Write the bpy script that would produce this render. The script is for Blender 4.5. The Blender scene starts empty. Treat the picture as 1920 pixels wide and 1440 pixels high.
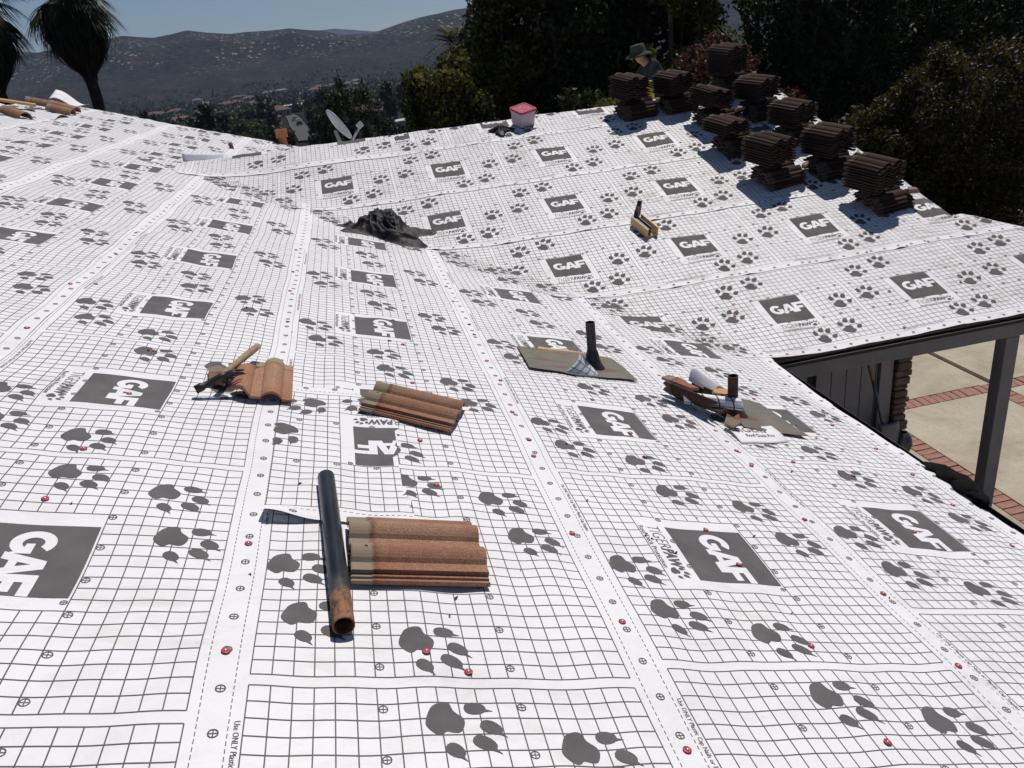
import bpy, bmesh, math, random
import numpy as np
from mathutils import Vector, Matrix, Quaternion

random.seed(7)
RNG = np.random.default_rng(7)
scene = bpy.context.scene
COL = scene.collection
rad = math.radians

# ------------------------------------------------------------------ camera
CAMPOS = Vector((-2.7699, -1.62251, 2.39852))
CR = Vector((0.972103, -0.207606, -0.109158)); CD = Vector((-0.181997, -0.374042, -0.909379)); CF = Vector((0.147963, 0.903876, -0.401391))
cam_data = bpy.data.cameras.new("camera")
cam = bpy.data.objects.new("camera", cam_data)
COL.objects.link(cam)
cam.matrix_world = Matrix(((CR.x, -CD.x, -CF.x, CAMPOS.x), (CR.y, -CD.y, -CF.y, CAMPOS.y),
                           (CR.z, -CD.z, -CF.z, CAMPOS.z), (0, 0, 0, 1)))
cam_data.sensor_width = 36.0
cam_data.lens = 27.176
cam_data.clip_start = 0.05
cam_data.clip_end = 20000.0
scene.camera = cam
scene.render.resolution_x, scene.render.resolution_y = 1024, 768

# ------------------------------------------------------------------ sky, sun, exposure
SUN_EL, SUN_AZ = rad(62), rad(41)
world = bpy.data.worlds.new("World"); scene.world = world; world.use_nodes = True
wn = world.node_tree.nodes; wl = world.node_tree.links
wn.clear()
sky = wn.new("ShaderNodeTexSky"); sky.sky_type = 'NISHITA'; sky.sun_disc = False
sky.sun_elevation = SUN_EL; sky.sun_rotation = SUN_AZ
sky.altitude = 300; sky.air_density = 1.0; sky.dust_density = 0.05; sky.ozone_density = 5.0
bg = wn.new("ShaderNodeBackground"); bg.inputs[1].default_value = 0.05
wo = wn.new("ShaderNodeOutputWorld")
wl.new(sky.outputs[0], bg.inputs[0]); wl.new(bg.outputs[0], wo.inputs[0])
sun_data = bpy.data.lights.new("sun", 'SUN'); sun_data.energy = 3.8; sun_data.angle = rad(0.53)
sun_data.color = (1.0, 0.95, 0.885)
sun = bpy.data.objects.new("sun", sun_data); COL.objects.link(sun)
SDIR = Vector((math.sin(SUN_AZ) * math.cos(SUN_EL), math.cos(SUN_AZ) * math.cos(SUN_EL), math.sin(SUN_EL)))
sun.rotation_euler = SDIR.to_track_quat('Z', 'Y').to_euler()
sun.location = (20, 25, 40)
scene.view_settings.view_transform = 'Standard'
scene.view_settings.look = 'None'
scene.view_settings.exposure = 0.0
scene.view_settings.gamma = 1.0
scene.view_settings.use_curve_mapping = False
scene.cycles.use_denoising = True
scene.cycles.max_bounces = 6
scene.cycles.diffuse_bounces = 3
scene.cycles.transparent_max_bounces = 8
scene.cycles.volume_bounces = 0
scene.cycles.sample_clamp_indirect = 6.0

# ------------------------------------------------------------------ helpers: tags, materials, meshes
def tag(o, label=None, cat=None, group=None, kind=None):
    if label: o["label"] = label
    if cat: o["category"] = cat
    if group: o["group"] = group
    if kind or cat: o["kind"] = kind or "thing"
    return o

def empty(name, loc=(0, 0, 0), rot=None):
    o = bpy.data.objects.new(name, None); COL.objects.link(o)
    o.empty_display_size = 0.1
    o.matrix_world = Matrix.Translation(loc) @ (rot.to_4x4() if rot is not None else Matrix())
    return o

class NT:
    def __init__(s, name):
        s.m = bpy.data.materials.new(name); s.m.use_nodes = True
        s.t = s.m.node_tree; s.n = s.t.nodes; s.l = s.t.links
        s.b = s.n["Principled BSDF"]
    def node(s, typ, **kw):
        nd = s.n.new(typ)
        for k, v in kw.items():
            if k in ("data_type", "operation", "blend_type", "attribute_name", "noise_dimensions", "feature", "distance", "wave_type", "bands_direction", "coloring"):
                setattr(nd, k, v)
            else:
                nd.inputs[k].default_value = v
        return nd
    def link(s, a, b): s.l.new(a, b)
    def coord(s, kind="Object", scale=None):
        tc = s.n.new("ShaderNodeTexCoord"); o = tc.outputs[kind]
        if scale is not None:
            mp = s.n.new("ShaderNodeMapping"); mp.inputs["Scale"].default_value = scale
            s.link(o, mp.inputs[0]); o = mp.outputs[0]
        return o
    def noise(s, scale, detail=4, rough=.55, co=None, dist=0):
        nd = s.n.new("ShaderNodeTexNoise"); nd.inputs["Scale"].default_value = scale
        nd.inputs["Detail"].default_value = detail; nd.inputs["Roughness"].default_value = rough
        nd.inputs["Distortion"].default_value = dist
        if co is not None: s.link(co, nd.inputs["Vector"])
        return nd.outputs["Fac"]
    def ramp(s, fac, stops, interp='LINEAR'):
        r = s.n.new("ShaderNodeValToRGB"); r.color_ramp.interpolation = interp
        e = r.color_ramp.elements
        while len(e) < len(stops): e.new(0.5)
        for el, (p, c) in zip(e, stops):
            el.position = p; el.color = (*c, 1) if len(c) == 3 else c
        s.link(fac, r.inputs[0]); return r.outputs[0]
    def mix(s, fac, a, b, mode='MIX'):
        m = s.n.new("ShaderNodeMix"); m.data_type = 'RGBA'; m.blend_type = mode
        for inp, v in ((m.inputs[0], fac), (m.inputs[6], a), (m.inputs[7], b)):
            if isinstance(v, (int, float)): inp.default_value = v
            elif isinstance(v, tuple): inp.default_value = (*v, 1)
            else: s.link(v, inp)
        return m.outputs[2]
    def math(s, op, a, b=None):
        m = s.n.new("ShaderNodeMath"); m.operation = op
        for inp, v in ((m.inputs[0], a), (m.inputs[1], b)):
            if v is None: continue
            if isinstance(v, (int, float)): inp.default_value = v
            else: s.link(v, inp)
        return m.outputs[0]
    def bump(s, h, strength=.3, dist=.01):
        b = s.n.new("ShaderNodeBump"); b.inputs["Strength"].default_value = strength
        b.inputs["Distance"].default_value = dist
        s.link(h, b.inputs["Height"]); s.link(b.outputs[0], s.b.inputs["Normal"])
    def set(s, color=None, rough=None, metal=None, spec=None):
        for key, v in (("Base Color", color), ("Roughness", rough), ("Metallic", metal), ("Specular IOR Level", spec)):
            if v is None: continue
            if isinstance(v, tuple): s.b.inputs[key].default_value = (*v, 1)
            elif isinstance(v, (int, float)): s.b.inputs[key].default_value = v
            else: s.link(v, s.b.inputs[key])
        return s.m

def simple(name, c1, c2=None, scale=8, rough=.7, metal=0, spec=.4, bump=0, bscale=40, bdist=.004, kind="Object", stretch=None):
    t = NT(name); co = t.coord(kind, stretch)
    col = c1
    if c2 is not None:
        col = t.ramp(t.noise(scale, 5, .6, co), [(.3, c1), (.7, c2)])
    if bump: t.bump(t.noise(bscale, 4, .6, co), bump, bdist)
    return t.set(col, rough, metal, spec)

def link(name, me, mat=None, parent=None, smooth=False):
    o = bpy.data.objects.new(name, me); COL.objects.link(o)
    if mat is not None and len(me.materials) == 0: me.materials.append(mat)
    if smooth: me.shade_smooth()
    if parent is not None: o.parent = parent
    return o

def np_mesh(name, V, F):
    """V (n,3), F (m,3|4) index array -> mesh"""
    me = bpy.data.meshes.new(name)
    V = np.ascontiguousarray(V, dtype=np.float32); F = np.ascontiguousarray(F, dtype=np.int32)
    k = F.shape[1]
    me.vertices.add(len(V)); me.vertices.foreach_set("co", V.ravel())
    me.loops.add(F.size); me.loops.foreach_set("vertex_index", F.ravel())
    me.polygons.add(len(F)); me.polygons.foreach_set("loop_start", np.arange(0, F.size, k, dtype=np.int32))
    me.polygons.foreach_set("loop_total", np.full(len(F), k, dtype=np.int32))
    me.update(calc_edges=True); me.validate()
    return me

class MB:
    """collects verts and faces"""
    def __init__(s): s.v = []; s.f = []
    def add(s, vs, fs, M=None):
        b = len(s.v)
        s.v += [tuple(M @ Vector(v)) if M is not None else tuple(v) for v in vs]
        s.f += [tuple(i + b for i in f) for f in fs]
        return s
    def box(s, lo, hi, M=None):
        x0, y0, z0 = lo; x1, y1, z1 = hi
        return s.add([(x0, y0, z0), (x1, y0, z0), (x1, y1, z0), (x0, y1, z0), (x0, y0, z1), (x1, y0, z1), (x1, y1, z1), (x0, y1, z1)],
                     [(3, 2, 1, 0), (4, 5, 6, 7), (0, 1, 5, 4), (1, 2, 6, 5), (2, 3, 7, 6), (3, 0, 4, 7)], M)
    def prism(s, poly, h0, h1, M=None):
        """poly (x,y) ccw extruded along z"""
        n = len(poly)
        return s.add([(x, y, h0) for x, y in poly] + [(x, y, h1) for x, y in poly],
                     [tuple(range(n - 1, -1, -1)), tuple(range(n, 2 * n))] + [(i, (i + 1) % n, n + (i + 1) % n, n + i) for i in range(n)], M)
    def tube(s, pts, rads, n=12, caps=True, M=None):
        pts = [Vector(p) for p in pts]
        if isinstance(rads, (int, float)): rads = [rads] * len(pts)
        vs = []; fs = []
        up = None
        for i, p in enumerate(pts):
            d = (pts[min(i + 1, len(pts) - 1)] - pts[max(i - 1, 0)]).normalized()
            if up is None:
                up = d.orthogonal().normalized()
            else:
                up = (up - d * up.dot(d)).normalized()
            w = d.cross(up)
            for k in range(n):
                a = 2 * math.pi * k / n
                vs.append(p + (up * math.cos(a) + w * math.sin(a)) * rads[i])
        for i in range(len(pts) - 1):
            for k in range(n):
                fs.append((i * n + k, i * n + (k + 1) % n, (i + 1) * n + (k + 1) % n, (i + 1) * n + k))
        if caps:
            fs.append(tuple(range(n - 1, -1, -1))); fs.append(tuple((len(pts) - 1) * n + k for k in range(n)))
        return s.add(vs, fs, M)
    def lathe(s, prof, n=24, M=None, caps=False):
        """prof: list of (r,z)"""
        vs = []; fs = []
        for r, z in prof:
            for k in range(n):
                a = 2 * math.pi * k / n; vs.append((r * math.cos(a), r * math.sin(a), z))
        for i in range(len(prof) - 1):
            for k in range(n):
                fs.append((i * n + k, i * n + (k + 1) % n, (i + 1) * n + (k + 1) % n, (i + 1) * n + k))
        if caps:
            fs.append(tuple(range(n - 1, -1, -1))); fs.append(tuple((len(prof) - 1) * n + k for k in range(n)))
        return s.add(vs, fs, M)
    def grid(s, fn, nu, nv, M=None, close=False):
        vs = [fn(i / (nu - 1), j / (nv - 1)) for i in range(nu) for j in range(nv)]
        fs = [(i * nv + j, (i + 1) * nv + j, (i + 1) * nv + j + 1, i * nv + j + 1) for i in range(nu - 1) for j in range(nv - 1)]
        return s.add(vs, fs, M)
    def mesh(s, name="mesh"):
        me = bpy.data.meshes.new(name); me.from_pydata(s.v, [], s.f); me.update(); return me
    def build(s, name, mat, parent=None, smooth=False):
        return link(name, s.mesh(name), mat, parent, smooth)

def frame(n, fwd):
    """3x3 rotation whose z is n and x is fwd projected"""
    n = Vector(n).normalized(); x = Vector(fwd); x = (x - n * x.dot(n)).normalized(); y = n.cross(x)
    return Matrix((x, y, n)).transposed()

def weld(o, d=1e-4):
    bm = bmesh.new(); bm.from_mesh(o.data); bmesh.ops.remove_doubles(bm, verts=bm.verts, dist=d); bm.to_mesh(o.data); bm.free()

def bevel(o, w=.004, seg=2):
    m = o.modifiers.new("bevel", 'BEVEL'); m.width = w; m.segments = seg; m.limit_method = 'ANGLE'; m.angle_limit = rad(40)
    return o

def copy_tree(o, parent=None):
    c = o.copy(); COL.objects.link(c)
    if parent is not None: c.parent = parent
    for ch in list(o.children): copy_tree(ch, c)
    return c

# ------------------------------------------------------------------ roof geometry
C = 0.0508                      # one printed cell: 2 inches
AL = 0.312619; T = math.tan(AL); CA = math.cos(AL); SA = math.sin(AL)
VE = 44.5                       # cell coordinate of the near eave (X = 0)
Y0 = 3.3246                     # wing slope reaches Z = 0 here
YE = 3.245                      # wing eave
YR = 8.15; ZR = (YR - Y0) * T   # wing ridge
XG = 2.72                       # wing gable end
XH = 4.17                       # eave of the hipped corner
YN = 12.68                      # far gable end of the main roof
XRIDGE = -7.38
NN = Vector((SA, 0, CA)); NF = Vector((0, -SA, CA))
FOX, FOY = -0.1337, 3.3881
ZG = -2.1                       # courtyard level

def smax(a, b, k): return (a + b + np.sqrt((a - b) ** 2 + k * k)) * .5

def wing_z(X, Y):
    zf = (Y - Y0) * T; zb = ZR - (Y - YR) * T
    z = -smax(-zf, -zb, .02)
    zh = (XH - X) * T
    return np.where(X > XG, np.minimum(z, zh), z)

def waves(X, Y, w):
    """small billows of the loose sheets; w = 1 on the main slope, 0 on the wing"""
    a = .0026 * np.sin(X * 26.7 + .9 * np.sin(Y * 1.7 + .4) + 1.2) * (.55 + .45 * np.sin(Y * 1.1 + X * 2.3))
    a += .0034 * np.sin(Y * 9.1 + 1.1 * np.sin(X * 3.1) + .5) + .0026 * np.sin(X * 11.3 + Y * 3.7 + 2.0)
    a += .0040 * np.sin(Y * 3.9 - X * 2.2 + 1.0 + .7 * np.sin(X * 4.7))
    a += .0016 * np.sin(X * 33.0 - Y * 14.0 + 2.0 * np.sin(Y * 2.3)) * np.sin(Y * 2.9 + X * 1.3)
    b = .0030 * np.sin(X * 8.9 + 1.0 * np.sin(Y * 2.9) + .3) + .0030 * np.sin(Y * 10.5 + X * 2.9 + 1.3 * np.sin(X * 2.1))
    b += .0036 * np.sin(X * 3.7 + Y * 4.1 + .6) + .0013 * np.sin(X * 27 + Y * 9.0 + 2 * np.sin(X * 3.3))
    return 1.15 * a * w + 1.1 * b * (1 - w)

def H(X, Y):
    X = np.asarray(X, float); Y = np.asarray(Y, float)
    zn = -X * T; zw = wing_z(X, Y)
    z = smax(zn, zw, .07)
    w = 1 / (1 + np.exp(-np.clip((zn - zw) / .05, -30, 30)))
    z = z + waves(X, Y, w)
    ed = np.where(Y > 4.75, np.clip(X - (XG - .13), 0, None), 0)
    z = z - 3.2 * ed ** 2
    return z

def near_xy(v, r): return (v - VE) * CA * C, -r * C
def far_xy(s, t): return FOX + s * C, FOY + t * CA * C
def near_pt(v, r, h=0.0):
    x, y = near_xy(v, r); p = Vector((x, y, float(H(x, y)))); return p + NN * h
def far_pt(s, t, h=0.0):
    x, y = far_xy(s, t); p = Vector((x, y, float(H(x, y)))); return p + NF * h

# ------------------------------------------------------------------ materials of the roof
def sheet_material(name, dirt):
    t = NT(name); co = t.coord("Object")
    base = t.ramp(t.noise(2.2, 3, .5, co), [(.3, (.775, .765, .785)), (.7, (.825, .81, .82))])
    fine = t.noise(160, 3, .6, co)
    base = t.mix(.10, base, t.ramp(fine, [(.3, (.66, .66, .68)), (.7, (.95, .95, .95))]), 'MULTIPLY')
    # dust and boot smears: streaky brown patches
    st = t.coord("Object", (5.0, 11.0, 5.0))
    d1 = t.ramp(t.noise(1.0, 8, .72, st, .6), [(.47, (0, 0, 0)), (.78, (1, 1, 1))])
    d2 = t.ramp(t.noise(.75, 4, .6, co), [(.36, (0, 0, 0)), (.60, (1, 1, 1))])
    d3 = t.ramp(t.noise(38, 4, .7, co), [(.62, (0, 0, 0)), (.74, (1, 1, 1))])
    m = t.math('MULTIPLY', d1, d2); m = t.math('MULTIPLY', m, dirt)
    m2 = t.math('MULTIPLY', t.math('MULTIPLY', d3, d2), dirt * .5)
    col = t.mix(m, base, (.44, .335, .255))
    col = t.mix(m2, col, (.33, .25, .20))
    wr = t.math('ADD', t.math('MULTIPLY', t.noise(11, 5, .62, co, .8), 1.0), t.math('MULTIPLY', t.noise(300, 2, .5, co), .05))
    t.bump(wr, .45, .006)
    return t.set(col, .55, 0, .3)
M_SHEET = sheet_material("underlayment_white", .45)
M_SHEETW = sheet_material("underlayment_wing", .95)
def ink_material():
    t = NT("print_ink"); co = t.coord("Object")
    col = t.ramp(t.noise(9, 4, .6, co), [(.25, (.092, .085, .088)), (.75, (.140, .130, .132))])
    return t.set(col, .75, 0, .2)
M_INK = ink_material()
def inkw():
    t = NT("print_ink_dusty"); co = t.coord("Object")
    col = t.ramp(t.noise(7, 5, .65, co), [(.25, (.095, .089, .090)), (.75, (.150, .138, .132))])
    return t.set(col, .85, 0, .12)
M_INKW = inkw()
M_UNDER = simple("underlayment_underside", (.055, .057, .065), (.085, .085, .09), 12, .6, 0, .4)
M_BACKG = simple("underlayment_reverse_grey", (.62, .63, .66), (.70, .70, .73), 6, .5, 0, .4)
M_NAIL = simple("red_plastic_cap", (.36, .020, .040), (.45, .035, .055), 30, .45, 0, .5)
M_STEEL = simple("bright_nail_steel", (.75, .72, .70), None, 8, .35, .8)
M_PLY = simple("plywood_edge", (.36, .24, .13), (.50, .35, .20), 14, .8, 0, .3, .2, 60)
M_TRIM = simple("grey_brown_painted_wood", (.21, .20, .20), (.27, .255, .255), 5, .7, 0, .35, .15, 30)
M_SIDE = simple("grey_siding_paint", (.30, .285, .30), (.36, .34, .355), 4, .7, 0, .35, .12, 30)
M_GUTTER_SHADE = simple("black_gutter_and_gap_shade", (.012, .011, .012), (.022, .02, .02), 10, .6, 0, .4)  # gutter black, also used for the painted gap shade at eave and door

# ------------------------------------------------------------------ the printed pattern of the sheets
PER = 23.72
def text_tris(body, bold=0.0, res=2):
    cu = bpy.data.curves.new("t", 'FONT'); cu.body = body; cu.size = 1.0; cu.resolution_u = res; cu.offset = bold; cu.fill_mode = 'FRONT'
    ob = bpy.data.objects.new("t", cu)
    me = bpy.data.meshes.new_from_object(ob); me.calc_loop_triangles()
    V = np.array([v.co[:2] for v in me.vertices]); F = np.array([t.vertices[:] for t in me.loop_triangles])
    bpy.data.objects.remove(ob); bpy.data.curves.remove(cu); bpy.data.meshes.remove(me)
    return V, F
def fit_text(VF, s0, s1, t0, t1, slant=0.0):
    V, F = VF; lo = V.min(0); hi = V.max(0)
    U = (V - lo) / (hi - lo)
    s = s0 + U[:, 0] * (s1 - s0) + slant * U[:, 1] * (t1 - t0); t = t0 + U[:, 1] * (t1 - t0)
    return np.stack([s, t], 1), F
def fan(poly, c=None):
    P = np.array(poly, float); n = len(P); c = P.mean(0) if c is None else np.array(c)
    V = np.vstack([[c], c + (P - c) * .55, P])
    F = []
    for i in range(n):
        j = (i + 1) % n
        F += [(0, 1 + i, 1 + j), (1 + i, 1 + n + i, 1 + n + j), (1 + i, 1 + n + j, 1 + j)]
    return V, np.array(F)
def closed_spline(P, m=4):
    P = np.array(P, float); n = len(P); out = []
    for i in range(n):
        p0, p1, p2, p3 = P[i - 1], P[i], P[(i + 1) % n], P[(i + 2) % n]
        for k in range(m):
            u = k / m
            out.append(.5 * ((2 * p1) + (-p0 + p2) * u + (2 * p0 - 5 * p1 + 4 * p2 - p3) * u * u + (-p0 + 3 * p1 - 3 * p2 + p3) * u ** 3))
    return np.array(out)
def strip_s(s0, s1, t, w, step):
    n = max(1, int(round((s1 - s0) / step))); x = np.linspace(s0, s1, n + 1)
    V = np.vstack([np.stack([x, np.full(n + 1, t - w)], 1), np.stack([x, np.full(n + 1, t + w)], 1)])
    i = np.arange(n); a, b, c, d = i, i + 1, n + 2 + i, n + 1 + i
    return V, np.vstack([np.stack([a, b, c], 1), np.stack([a, c, d], 1)])
def strip_t(t0, t1, s, w, step):
    V, F = strip_s(t0, t1, s, w, step); return V[:, ::-1].copy(), F[:, ::-1].copy()
def join(parts):
    V = []; F = []; b = 0
    for v, f in parts: V.append(v); F.append(np.asarray(f) + b); b += len(v)
    return np.vstack(V), np.vstack(F)
def tess(polys):
    """outer loop + holes (2D) -> tris"""
    from mathutils.geometry import tessellate_polygon
    loops = [[Vector((x, y, 0)) for x, y in p] for p in polys]
    F = tessellate_polygon(loops); V = np.array([(x, y) for p in polys for x, y in p])
    return V, np.array(F)
def split4(VF, n=1):
    V, F = VF
    for _ in range(n):
        a, b, c = V[F[:, 0]], V[F[:, 1]], V[F[:, 2]]; k = len(F)
        V = np.vstack([a, b, c, (a + b) / 2, (b + c) / 2, (c + a) / 2]); i = np.arange(k)
        A, B, Cc, D, E_, G = i, i + k, i + 2 * k, i + 3 * k, i + 4 * k, i + 5 * k
        F = np.vstack([np.stack(x, 1) for x in ((A, D, G), (D, B, E_), (G, E_, Cc), (D, E_, G))])
    return V, F
# a paw: pad and four toes with claws, in cells around the pad's centre
PAD = closed_spline([(.26, -.98), (-.36, -.78), (-.77, -.53), (-1.0, -.04), (-.93, .33), (-.46, .49), (-.05, .90), (.36, .94), (.82, .70), (.88, .37), (.80, 0), (.96, -.2), (1.0, -.45), (.67, -.82)], 3)
def toe(b, tip, w):
    b = np.array(b, float); tip = np.array(tip, float); d = tip - b; L = np.linalg.norm(d); d /= L; n = np.array([-d[1], d[0]])
    body = L * .76; pts = []
    for k in range(14):
        a = math.pi * 2 * k / 14; u = (1 - math.cos(a)) / 2; ww = w * np.sign(math.sin(a)) * abs(math.sin(a)) ** .85 * (1.04 - .18 * u)
        pts.append(b + d * body * u + n * ww)
    cl = [b + d * body * .82 - n * w * .62, b + d * body * 1.0 - n * w * .50, tip - n * w * .42, b + d * body * 1.0 - n * w * .12, b + d * body * .86 + n * w * .1]
    return [fan(pts), (np.array(cl), np.array([(0, 1, 4), (1, 3, 4), (1, 2, 3)]))]
def paw(s, t, k=1.0):
    parts = [fan(PAD)] + toe((-.66, 1.02), (-.62, 2.52), .42) + toe((.30, 1.72), (1.10, 3.05), .43) + toe((1.22, 1.22), (2.12, 2.62), .43) + toe((1.58, -.10), (2.52, .90), .40)
    V, F = join(parts); return V * k + np.array([s, t]), F
PAWS = [(2.0, 9.2), (3.9, 15.6), (8.95, 16.85), (13.35, .95), (18.2, 2.1), (20.3, 8.35)]
def ringmark(s, t, r=.215, w=.03):
    n = 12; a = np.arange(n) * 2 * math.pi / n; cs = np.stack([np.cos(a), np.sin(a)], 1)
    V = np.vstack([cs * (r - w), cs * (r + w)]); F = []
    for i in range(n):
        j = (i + 1) % n; F += [(i, n + i, n + j), (i, n + j, j)]
    p = [(V, np.array(F)), strip_s(-r, r, 0, w * .8, 2), strip_t(-r, r, 0, w * .8, 2)]
    V, F = join(p); return V + np.array([s, t]), F
def letter_G():
    o = [(2.05, 2.02)]
    cx, cy, R, r = 1.12, 1.16, 1.18, .54
    out = [(cx + R * .98 * math.cos(a), cy + R * math.sin(a)) for a in np.linspace(rad(48), rad(318), 22)]
    inn = [(cx + r * math.cos(a), cy + r * 1.05 * math.sin(a)) for a in np.linspace(rad(338), rad(52), 16)]
    return [out + [(2.16, .02), (2.16, 1.28), (1.18, 1.28), (1.18, .84), (1.56, .84)] + inn]
def letter_A(x):
    return [[(x, 0), (x + .66, 0), (x + .80, .44), (x + 1.52, .44), (x + 1.66, 0), (x + 2.36, 0), (x + 1.55, 2.32), (x + .80, 2.32)],
            [(x + .95, .90), (x + 1.16, 1.62), (x + 1.37, .90)]]
def letter_F(x):
    return [[(x, 0), (x + .70, 0), (x + .70, .82), (x + 1.62, .82), (x + 1.62, 1.36), (x + .70, 1.36), (x + .70, 1.76), (x + 1.90, 1.76), (x + 1.90, 2.32), (x, 2.32)]]
GAFS = []
for pl in (letter_G(), letter_A(2.02), letter_F(4.14)):
    V, F = tess(pl); V = np.stack([9.02 + V[:, 0] * .975, 8.62 + V[:, 1]], 1); GAFS.append((V, F))
GAFT = split4(join(GAFS), 1)
TX_TIGER = fit_text(text_tris("TIGER", -.012), 8.35, 11.35, 4.78, 5.74, .10)
TX_PAW = fit_text(text_tris("PAW", .048), 11.38, 13.55, 4.78, 5.74, .10)
TX_RDP = fit_text(text_tris("Roof Deck Protection", .006), 8.42, 13.62, 4.10, 4.50)
TX_USE = fit_text(text_tris("Use ONLY Plastic Cap Nails or Plastic Cap Staples", .006), 2.2, 9.3, -.50, -.14)
TX_REG = ringmark(15.28, 12.75, .17, .028)
MINIPAW = paw(13.95, 4.82, .36)
WS0, WS1, WT0, WT1 = 7.0, 16.0, 4.0, 13.0      # white field round the logo
def block_lines(step, detail):
    p = []; w = .031
    for i in range(21):
        if WT0 < i < WT1: p += [strip_s(0, WS0, i, w, step), strip_s(WS1, 23, i, w, step)]
        else: p.append(strip_s(0, 23, i, w, step))
    for j in range(24):
        if WS0 < j < WS1: p += [strip_t(0, WT0, j, w, step), strip_t(WT1, 20, j, w, step)]
        else: p.append(strip_t(0, 20, j, w, step))
    for k in range(8):
        for t in (6.25, 13.25): p.append(ringmark(1.3 + 3 * k, t))
    for k in range(9):
        for t in (-1.32, 21.28): p.append(ringmark(.6 + 2.636 * k, t, .22, .034))
    if detail:
        for k in range(58):
            for t in (-.64, 20.52): p.append(strip_s(.05 + k * .409, .05 + k * .409 + .24, t, .022, 2))
    return join(p)
def block_text(detail):
    p = [TX_TIGER, TX_PAW, TX_RDP, TX_REG, MINIPAW]
    if detail: p.append(TX_USE)
    return join(p)
BOX = (lambda V, F: (V, F))(*join([(lambda x, y: (np.array([(x, y), (x + .5, y), (x + .5, y + .5), (x, y + .5)]) * np.array([6.55 / 6.5, 1]) + np.array([8.35, 6.35]), np.array([(0, 1, 2), (0, 2, 3)])))(i * .5, j * .5) for i in range(13) for j in range(13)]))
PAWLIST = [paw(s, t) for s, t in PAWS]
LINES = {(st, d): block_lines(st, d) for st in (.5, 1.0) for d in (True, False)}
TEXTS = {d: block_text(d) for d in (True, False)}

# ------------------------------------------------------------------ the sheets
house = empty("house", (0, 0, ZG))
tag(house, "L-shaped low house with its roof stripped and covered in white printed underlayment", "house")
def hp(o):
    o.parent = house; o.matrix_parent_inverse = house.matrix_world.inverted(); return o
house_inv = Matrix.Translation((0, 0, -ZG))
HOFF = np.array([0, 0, -ZG])

def drop(V, F, keep):
    k = keep[F].all(1); F = F[k]
    used = np.zeros(len(V), bool); used[F.ravel()] = True
    idx = np.cumsum(used) - 1
    return V[used], idx[F]

def put(name, V, F, mat, parent, smooth=True):
    if len(F) == 0: return None
    me = np_mesh(name, V + HOFF, F); o = link(name, me, mat, parent, smooth)
    return o

def make_sheet(mapxy, keep, lift, a0, a1, b0, b1, sa, sb, blocks, mat, ink, label=None, dh=.0010, name="underlayment_sheet", nrm=None, lo_detail=None):
    """a: along the roll, b: across (print coordinate t). mapxy(a,b)->X,Y ; lift(a,b)->h above H ; blocks: list of (a_offset, step, detail, mapping (s,t)->(a,b))"""
    A = sa; B = np.arange(b0, b1 + 1e-6, sb)
    if B[-1] < b1 - 1e-3: B = np.append(B, b1)
    aa, bb = np.meshgrid(A, B, indexing='ij')
    X, Y = mapxy(aa.ravel(), bb.ravel()); Z = H(X, Y); h = lift(aa.ravel(), bb.ravel())
    V = np.stack([X, Y, Z + h / CA], 1)
    na, nb = len(A), len(B); i, j = np.meshgrid(np.arange(na - 1), np.arange(nb - 1), indexing='ij'); i = i.ravel(); j = j.ravel()
    F = np.stack([i * nb + j, (i + 1) * nb + j, (i + 1) * nb + j + 1, i * nb + j + 1], 1)
    V, F = drop(V, F, keep(X, Y, aa.ravel(), bb.ravel()))
    # make normals face up
    e = np.cross(V[F[0, 1]] - V[F[0, 0]], V[F[0, 2]] - V[F[0, 0]])
    flip = e[2] < 0
    if flip: F = F[:, ::-1]
    sh = put(name, V, F, mat, house)
    if label: sh["label"] = label
    def lay(P, Ft, fn, off):
        a, b = fn(P[:, 0], P[:, 1]); X, Y = mapxy(a, b)
        k = keep(X, Y, a, b) & (b >= b0 + .02) & (b <= b1 - .02) & (a >= A.min()) & (a <= A.max())
        Z = H(X, Y) + (lift(a, b) + off) / CA
        v, f = drop(np.stack([X, Y, Z], 1), Ft, k)
        if len(f):
            e = np.cross(v[f[:, 1]] - v[f[:, 0]], v[f[:, 2]] - v[f[:, 0]]); fl = e[:, 2] < 0; f[fl] = f[fl][:, ::-1]
        return v, f
    for nm, src in (("grid_print", LINES), ("lettering_print", TEXTS)):
        Vs = []; Fs = []; n = 0
        for (step, detail, fn) in blocks:
            v, f = lay(*(src[(step, detail)] if src is LINES else src[detail]), fn, dh)
            if len(f): Vs.append(v); Fs.append(f + n); n += len(v)
        if Vs: put(nm, np.vstack(Vs), np.vstack(Fs), ink, sh)["kind"] = "stuff"
    for (step, detail, fn) in blocks:
        for P, Ft in PAWLIST:
            v, f = lay(P, Ft, fn, dh * 1.15)
            if len(f): put("paw_print", v, f, ink, sh)
        v, f = lay(*BOX, fn, dh)
        if len(f): put("logo_print", v, f, ink, sh)
        v, f = lay(*GAFT, fn, dh * 1.9)
        if len(f): put("logo_lettering_print", v, f, mat, sh)
    return sh

def sstep(x): x = np.clip(x, 0, 1); return x * x * (3 - 2 * x)
def wob(x, k=0.0): return .5 * np.sin(x * 1.31 + k) + .3 * np.sin(x * 2.73 + 2.1 * k + 1) + .2 * np.sin(x * 5.9 + k * 3.3 + 2)

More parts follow.
